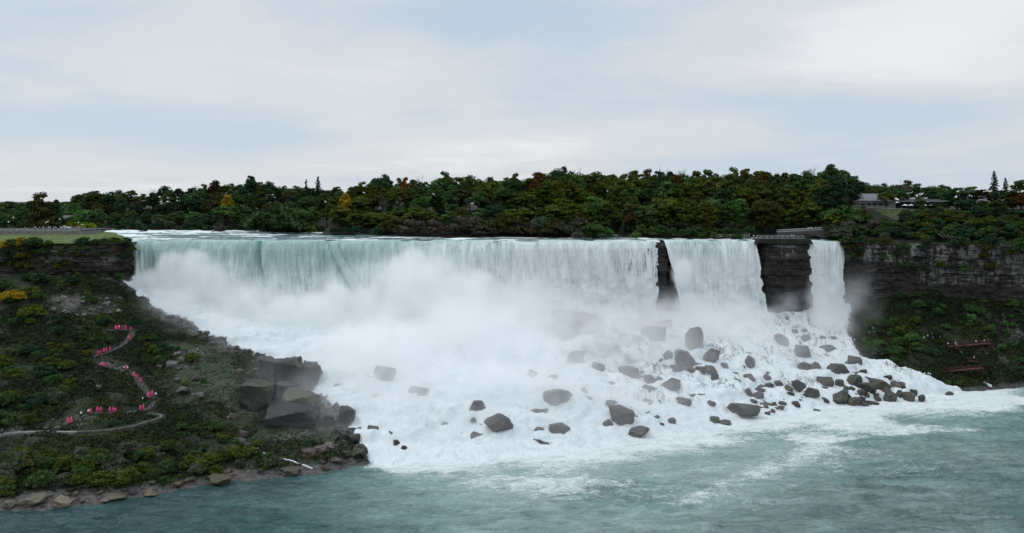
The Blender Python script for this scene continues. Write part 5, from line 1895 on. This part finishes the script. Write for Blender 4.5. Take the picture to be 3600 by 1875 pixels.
# ------------------------------------------------------------------ the park terrace
TZ, TY = 60.9, 440.0
tx0, tx1 = (-70 - CX) * TY / F, (300 - CX) * TY / F
w = thing('stone_wall', 'long grey stone retaining wall under the railing of the park terrace', 'wall', ((tx0 + tx1) / 2, TY, 57))
L_ = tx1 - tx0
MB().box((0, 0, 1.3), (L_, .7, 3.9)).box((L_ / 2 - .35, 9, 1.3), (.7, 17.2, 3.9)).build('wall', M_STONEWALL, w)
MB().box((0, -.02, 3.36), (L_ + .3, .95, .2)).build('coping', M_CONC, w)
kind(obj('terrace', MB().box(((tx0 + tx1) / 2 - 30, TY + 18, TZ - .3), (L_ + 58, 35, .6)).mesh('terrace', M_PAVE)), 'structure')
railing('railing', 'long pale metal railing along the edge of the park terrace', 'railing', [(x, TY, 60.4) for x in np.arange(tx0, tx1 + .1, 3.0)], 1.35, 2.7, M_METAL, None, None, .05, .32)
rows = []
for i in range(34):
    px = rng.uniform(146, 296) if i < 28 else rng.uniform(5, 140)
    Y = TY + rng.uniform(1.0, 9)
    c = [(.75, .75, .78), (.02, .02, .03), (.05, .06, .10), (.30, .30, .32), (.70, .68, .62)][int(rng.integers(5))]
    nmz = {.75: 'white', .02: 'black', .05: 'navy', .30: 'grey', .70: 'cream'}[c[0]]
    if i == 20:
        px, c, nmz = 272, (.75, .03, .10), 'red'
    o = put_person(((px - CX) * Y / F, Y, TZ), rng.uniform(0, 6.28), 'jacket', c, '', 'visitors on the park terrace', rng.uniform(.95, 1.08))
    rows.append((o, px, f'person in {nmz} top', 'in crowd', 'behind terrace railing'))
auto_labels(rows)


def lamp(px, py, Y, z0, label):
    p = at(px, py, Y)
    h = p.z - z0
    r = thing('lamp_post', label, 'street lamp', (p.x, Y, z0), 0, 'globe lamps on the park terrace')
    MB().tube([(0, 0, 0), (0, 0, .5), (0, 0, .55), (0, 0, h - .3)], [.14, .12, .07, .05], 8).build('pole', M_BLACK, r, True)
    MB().lathe([(.05, -.32), (.2, -.28), (.36, -.1), (.38, .08), (.26, .28), (.0, .38)], (0, 0, h), 12).build('globe', M_GLOBE, r, True)


lamp(47, 765, 452, TZ, 'tall globe lamp standing before the dark green park trees')
lamp(30, 781, 448, TZ, 'short globe lamp at the railing near the frame edge')
lamp(162, 783, 450, TZ, 'lower globe lamp of the close pair at the terrace crowd')
lamp(168, 780, 455, TZ, 'higher globe lamp of the close pair at the terrace crowd')
lamp(210, 771, 456, TZ, 'globe lamp standing alone before the distant stone bridge')

b = thing('stone_bridge', 'low grey stone bridge crossing the river behind the park terrace', 'bridge', ((290 - CX) * 560 / F, 560, 57))
MB().box((0, 0, 7.6), (40, 6, 1.6)).build('deck', M_STONEWALL, b)
MB().box((0, -3.2, 9.0), (40.2, .4, 1.1)).build('parapet', M_CONC, b)
for x in (-16, -5.5, 5.5, 16):
    MB().box((x, 0, 2.6), (2.2, 5.4, 8.4)).build('pier', M_STONEWALL, b)
b = thing('road_bridge', 'long pale road bridge on the far horizon behind the park trees', 'bridge', (-640, 1000, 58))
MB().box((0, 0, 15.6), (420, 10, 2.2)).build('deck', M_CONC, b)
MB().box((0, -5.2, 17.2), (420.4, .5, 1.0)).build('parapet', M_METAL, b)
for x in range(-180, 190, 45):
    MB().box((x, 0, 7), (3, 7, 15)).build('pier', M_CONC, b)

# ------------------------------------------------------------------ rocky island, its railing and bridge
ix, iy = np.arange(112.6, 140.0, .7), np.arange(397.4, 411, .7)
IX, IY = np.meshgrid(ix, iy, indexing='ij')
e_ = np.minimum(np.minimum(IX - 112.6, 139.4 - IX), np.minimum(IY - 397.4, 410.6 - IY))
IZ = 55.8 + 2.4 * sstep(0, 1.6, e_ + (fbm(IX * .5, IY * .5, 0, 3, 150) - .5) * 1.2) + (fbm(IX * .6, IY * .6, 0, 3, 151) - .5) * .3
kind(obj('islet_ground', mesh_np('islet_ground', np.stack([IX, IY, IZ], -1).reshape(-1, 3), grid_faces(*IX.shape), [M_GROUND], None, True)), 'structure')
railing('railing', 'white railing along the edge of the rocky island between two falls', 'railing', [(x, 400.4, 58.2) for x in np.arange(113.6, 136.4, 2.2)], 1.3, 2.4, M_METAL, None, None, .06, .5)
railing('railing', 'pale railing on the shore above the mid-sized waterfall', 'railing', [tuple(at(px, 834, 415.5)) for px in range(2500, 2646, 15)], 1.15, 2.4, M_METAL, None, None, .05, .5)
rows = []
for px in (2622, 2634, 2650, 2664, 2737, 2745, 2783, 2790, 2822):
    Y = 401.6 + rng.uniform(0, 2)
    c = [(.75, .75, .78), (.05, .05, .07), (.35, .08, .06), (.7, .7, .7)][int(rng.integers(4))]
    nmz = {.75: 'white', .05: 'black', .35: 'dark red', .7: 'pale grey'}[c[0]]
    if px < 2645:
        Y = 416.5
    o = put_person(((px - CX) * Y / F, Y, 58.2 if px > 2645 else 58.6), rng.uniform(0, 6.28), 'jacket', c, '', 'visitors by the rocky island', rng.uniform(.95, 1.05))
    rows.append((o, px, f'person in {nmz} top', 'in row', 'at rocky island railing'))
auto_labels(rows)


def arch_bridge():
    A, B = at(2735, 818, 417.5), at(2915, 808, 414.5)
    L = (B - A).length
    ang = math.atan2(B.y - A.y, B.x - A.x)
    r = thing('footbridge', 'grey stone arch footbridge with pale railing beside the rocky island', 'bridge', A, ang)
    top = lambda x: (B.z - A.z) * x / L
    n = 26
    fr, bk, f = [], [], []
    for i in range(n + 1):
        x = L * i / n
        u = (x - L * .16) / (L * .70)
        lo = -4.2 + (3.5 * math.sqrt(max(0, 1 - (2 * u - 1) ** 2)) if 0 < u < 1 else 0)
        fr += [(x, 0, top(x)), (x, 0, lo + .25 * top(x))]
        bk += [(x, 3.6, top(x)), (x, 3.6, lo + .25 * top(x))]
    m = 2 * (n + 1)
    for i in range(n):
        a = 2 * i
        f += [(a, a + 1, a + 3, a + 2), (m + a, m + a + 2, m + a + 3, m + a + 1), (a, a + 2, m + a + 2, m + a), (a + 1, m + a + 1, m + a + 3, a + 3)]
    MB().poly(fr + bk, f).build('arch', M_BRIDGE, r)
    for y in (0, 3.6):
        t = MB()
        for z in (.25, 1.15):
            t.tube([(0, y, top(0) + z), (L, y, top(L) + z)], .06, 5)
        for x in np.arange(0, L, .6):
            t.box((x, y, top(x) + .7), (.05, .05, .95))
        t.build('railing', M_METAL, r)
    return A, B


A_, B_ = arch_bridge()
rows = []
for px in (2846, 2856, 2864, 2872, 2880, 2890, 2901):
    t = (px - 2735) / 180
    p = A_.lerp(B_, t) + Vector((0, 1.6, 0))
    c = [(.75, .75, .78), (.05, .05, .07), (.3, .3, .33)][int(rng.integers(3))]
    o = put_person(p, rng.uniform(0, 6.28), 'jacket', c, '', 'visitors on the stone footbridge', rng.uniform(.95, 1.05))
    rows.append((o, px, f"person in {dict([(.75, 'white'), (.05, 'black'), (.3, 'grey')])[c[0]]} top", 'in row', 'on stone footbridge'))
auto_labels(rows)

# ------------------------------------------------------------------ visitor building and its surroundings
BY_ = 452.0


def bx(px):
    return (px - CX) * BY_ / F


def bz(py):
    return CAMH - (py - CY) * BY_ / F


g_ = thing('visitor_building', 'low building with grey hipped roof and ochre end wall above the lawn', 'building', (bx(3060), BY_, bz(737)))
ox, oz = bx(3060), bz(737)
x0, x1 = bx(2992) - ox, bx(3150) - ox
ze, zr = bz(706) - oz, bz(681) - oz
MB().box(((x0 + x1) / 2, 6, ze / 2), (x1 - x0, 11, ze)).build('wall', M_WALLP, g_)
MB().box((x0 + 1.9, .45, ze * .62), (3.6, .2, ze * .5)).build('end_wall', M_WALLY, g_)
MB().poly([(x0 - 1, -.8, ze), (x1 + 1, -.8, ze), (x1 + 1, 12.6, ze), (x0 - 1, 12.6, ze), (x0 + 3.5, 5.9, zr), (x1 - 5, 5.9, zr), (x0 - 1, -.8, ze - .25), (x1 + 1, -.8, ze - .25)],
          [(0, 1, 5, 4), (1, 2, 5), (2, 3, 4, 5), (3, 0, 4), (6, 7, 1, 0)]).build('roof', M_ROOF, g_)
for i in range(5):
    wv_ = MB().box((x0 + 6.4 + i * 3.1, .42, ze * .55), (2.3, .12, ze * .42)).build('window', M_DARK, g_)
    MB().box((x0 + 6.4 + i * 3.1, .38, ze * .78), (2.6, .16, .14)).build('frame', M_WHITE_PAINT, wv_)
g2 = thing('pavilion', 'long open pavilion with flat grey roof beside the visitor building', 'pavilion', (bx(3250), BY_ - 1, bz(737)))
h2 = bz(713) - bz(737)
MB().box((0, 4, h2 + .8), (bx(3348) - bx(3165), 9, .7)).box((0, 4.2, h2 + 1.5), (bx(3330) - bx(3185), 5, .8)).build('roof', M_ROOF, g2)
MB().box((0, -.62, h2 + .75), (bx(3349) - bx(3164), .25, .5)).build('fascia', M_CONC, g2)
MB().box((0, 8, h2 / 2), (bx(3345) - bx(3170), .3, h2)).build('wall', M_DARK, g2)  # dark sheet at the back; shade under the roof put into its colour
for i in range(9):
    MB().box((-12.5 + i * 3.1, 0, h2 / 2), (.28, .28, h2)).build('post', M_BLACK, g2)
for x in (-5, 1.5):
    MB().box((x, 4, h2 + 2.3), (2.4, 1.6, .9)).build('roof_unit', M_METAL, g2)
for i, px in enumerate((3182, 3206, 3230, 3252, 3276, 3304)):
    r = thing('parasol', '', 'parasol', ((px - CX) * 446 / F, 446 + (i % 2), bz(738) + .2), 0, 'white parasols before the pavilion')
    MB().tube([(0, 0, 0), (0, 0, 2.7)], .05, 6).build('pole', M_BLACK, r)
    MB().lathe([(1.55, 2.05), (1.5, 2.12), (.8, 2.5), (.0, 2.8)], (0, 0, 0), 8).build('canopy', M_WHITE_PAINT, r)
    r['label'] = f'white parasol, {ORD[i]} from the left in front of the pavilion'
g3 = thing('retaining_wall', 'pale stone retaining wall under the visitor building terrace', 'wall', (bx(3055), 447.5, bz(741)))
MB().box((0, 0, 1.1), (bx(3118) - bx(2990), .8, 2.4)).build('wall', M_STONEWALL, g3)
MB().box((0, -.03, 2.4), (bx(3118) - bx(2990) + .2, 1.0, .2)).build('coping', M_CONC, g3)
r = thing('fence', 'red-brown board fence at the top of the lawn', 'fence', (bx(3062), 446.4, bz(743)))
MB().box((0, 0, .9), (bx(3090) - bx(3032), .12, 1.3)).build('boards', M_BRICK, r)
for i in range(5):
    MB().box((-4.2 + 2.1 * i, .12, .8), (.14, .14, 1.8)).build('post', M_BRICK, r)
railing('railing', 'white railing along the top of the lawn before the pavilion', 'railing', [tuple(at(px, 741, 445.5)) for px in range(3092, 3192, 12)], 1.2, 2.0, M_METAL, None, None, .05, .4)
r = thing('stairway', 'stone stairway between two pale parapets descending beside the lawn', 'stairs', at(3000, 742, 446))
st_ = MB()
P0, P1 = at(3016, 744, 445), at(2990, 778, 432)
for i in range(24):
    p = P0.lerp(P1, i / 23) - r.location
    st_.box((p.x, p.y, p.z - .6), (3.6, .7, 1.4))
st_.build('steps', M_STONEWALL, r)
for dx in (-2.1, 2.1):
    b = MB()
    for i in range(8):
        p = P0.lerp(P1, (i + .5) / 8) - r.location
        b.box((p.x + dx, p.y, p.z - .2 + .25), (.55, 2.1, 1.9))
    b.build('parapet', M_CONC, r)
# mown slope
sx_, sy_ = np.linspace(bx(3018), bx(3200), 40), np.arange(424, 446.5, 1.2)
SX, SY = np.meshgrid(sx_, sy_, indexing='ij')
kp = SX > np.interp(SY, [424, 446], [bx(3075), bx(3022)])
V_, f_, a_ = compact(np.stack([SX, SY, groundZ(SX, SY) + .22], -1).reshape(-1, 3), grid_faces(*SX.shape, kp), {})
kind(obj('grass_slope', mesh_np('grass_slope', V_, f_, [M_SLOPE], None, True)), 'structure')
c_ = thing('cottage', 'small cottage with pale gable among dark trees above the grey cliff', 'house', (bx(3420), 443, bz(738)), .5)
MB().box((0, 0, 1.6), (5.2, 5, 3.4)).build('wall', M_WALLP, c_)
MB().poly([(-3.2, -3, 3.1), (3.2, -3, 3.1), (3.2, 3, 3.1), (-3.2, 3, 3.1), (-3.2, 0, 5.6), (3.2, 0, 5.6)], [(0, 1, 5, 4), (2, 3, 4, 5), (1, 2, 5), (3, 0, 4)]).build('roof', M_ROOF, c_)
MB().box((0, -2.53, 1.2), (1.1, .08, 2.1)).build('door', M_DARK, c_)

# ------------------------------------------------------------------ red boardwalks under the grey cliff
def z8(x, y):
    return (2600 + x * .447, 1000 + y * .447)


def deckline(pts, lift):
    out = []
    for (xa, ya), (xb, yb) in zip(pts[:-1], pts[1:]):
        for t in np.linspace(0, 1, 8, endpoint=False):
            out.append((xa + (xb - xa) * t, ya + (yb - ya) * t))
    out.append(pts[-1])
    res = []
    Ym = float(np.mean([surf(*z8(x, y + lift)).y for x, y in out]))
    for x, y in out:
        q = z8(x, y)
        res.append(tuple(at(q[0], q[1], Ym)))
    return res


railing('boardwalk', 'long red wooden deck on stilts high on the dark slope', 'boardwalk', deckline([(1628, 488), (1800, 476), (1978, 460)], 22), 1.2, 2.2, M_WOODRED, 2.6, 'red boardwalks under the grey cliff', .08, 0, M_WOODRED, 3.6)
railing('boardwalk', 'red wooden stair dropping from the long deck', 'boardwalk', deckline([(1690, 488), (1725, 525), (1760, 556)], 14), 1.1, 1.6, M_WOODRED, 1.6, 'red boardwalks under the grey cliff', .07, 0, M_WOODRED, 2.4)
railing('boardwalk', 'short red wooden landing midway down the dark slope', 'boardwalk', deckline([(1788, 600), (1830, 602), (1872, 606)], 14), 1.1, 1.8, M_WOODRED, 1.8, 'red boardwalks under the grey cliff', .07, 0, M_WOODRED, 2.4)
railing('boardwalk', 'sloping red-brown ramp lowest on the slope near the river', 'boardwalk', deckline([(1480, 700), (1570, 686), (1740, 672), (1908, 656)], 12), 1.0, 2.4, M_WOODRED, 1.9, 'red boardwalks under the grey cliff', .06, 0, M_WOODRED, 2.2)
rows = []
for x, y, c, pl in ((1110, 267, 'w', 'near narrow waterfall base'), (1235, 290, 'w', 'near narrow waterfall base'), (975, 385, 'w', 'near narrow waterfall base'), (1020, 382, 'w', 'near narrow waterfall base'), (1058, 375, 'w', 'near narrow waterfall base'),
                    (1080, 375, 'y', 'near narrow waterfall base'), (1096, 378, 'r', 'near narrow waterfall base'), (1050, 345, 'w', 'near narrow waterfall base'), (905, 440, 'w', 'near narrow waterfall base'), (1450, 420, 'w', 'before the long red deck'),
                    (1480, 405, 'w', 'before the long red deck'), (1514, 398, 'w', 'before the long red deck'), (1521, 420, 'v', 'before the long red deck'), (1576, 414, 'w', 'before the long red deck'), (1640, 430, 'w', 'on the long red deck'),
                    (1698, 440, 'w', 'on the long red deck'), (1860, 428, 'w', 'on the long red deck'), (1925, 436, 'w', 'on the long red deck'), (1952, 430, 'b', 'on the long red deck'), (1705, 478, 'w', 'on the red stair'), (1715, 510, 'v', 'on the red stair'),
                    (1745, 538, 'w', 'on the red stair'), (1843, 578, 'w', 'on the short red landing'), (1457, 705, 'w', 'at the foot of the red ramp'), (1485, 706, 'w', 'at the foot of the red ramp'), (1500, 708, 'w', 'at the foot of the red ramp')):
    col = {'w': (.72, .72, .76), 'y': (.75, .5, .08), 'r': (.65, .12, .12), 'v': (.30, .12, .55), 'b': (.10, .14, .3)}[c]
    nmz = {'w': 'white', 'y': 'yellow', 'r': 'red', 'v': 'purple', 'b': 'blue'}[c]
    q = z8(x, y + 20)
    p = surf(*q)
    if 'deck' in pl and x > 1600:
        Yd = surf(*z8(1800, 498)).y
        p = at(q[0], 1000 + (488 - (x - 1628) * .08) * .447, Yd)
    o = put_person(p, rng.uniform(0, 6.28), 'jacket', col, '', 'visitors under the grey cliff', 1.0)
    rows.append((o, q[0], f'person in {nmz} rain jacket', '', pl))
auto_labels(rows)
for r_ in rows:
    r_[0]['label'] = ' '.join(r_[0]['label'].split())

# ------------------------------------------------------------------ rivulet and fallen trunks
P_ = drape([(900, 1572), (925, 1596), (960, 1610), (1010, 1618), (1050, 1632), (1105, 1652)], .6, .22)
P_[:, 2] += (fbm(P_[:, 0] * .8, P_[:, 1] * .8, 0, 2, 171) - .5) * .3
kind(obj('stream_water', ribbon('stream_water', P_, .45, M_WHITE)), 'structure')
P_ = drape([(3455, 1342), (3475, 1352), (3492, 1362)], .6, .25)
kind(obj('stream_water', ribbon('stream_water', P_, 1.6, M_WHITE)), 'structure')
for i, (xa, ya, xb, yb) in enumerate(((3300, 824, 3322, 842), (3312, 824, 3338, 844), (3328, 826, 3352, 846), (3345, 830, 3362, 848))):
    a, b = at(xa, ya, 398.2), at(xb, yb, 393.8)
    r = obj('fallen_trunk', MB().tube([(0, 0, 0), (b - a) * .5 + Vector((0, 0, .15)), b - a], [.22, .18, .08], 7).mesh('fallen_trunk', M_TWIG, True), None, a)
    tag(r, f'bleached fallen trunk, {ORD[i]} from left of four over the grey cliff lip', 'log', 'bleached trunks on the cliff lip')
for pr in list(PROTO.values()):
    if not pr[1]:
        bpy.data.objects.remove(pr[0])
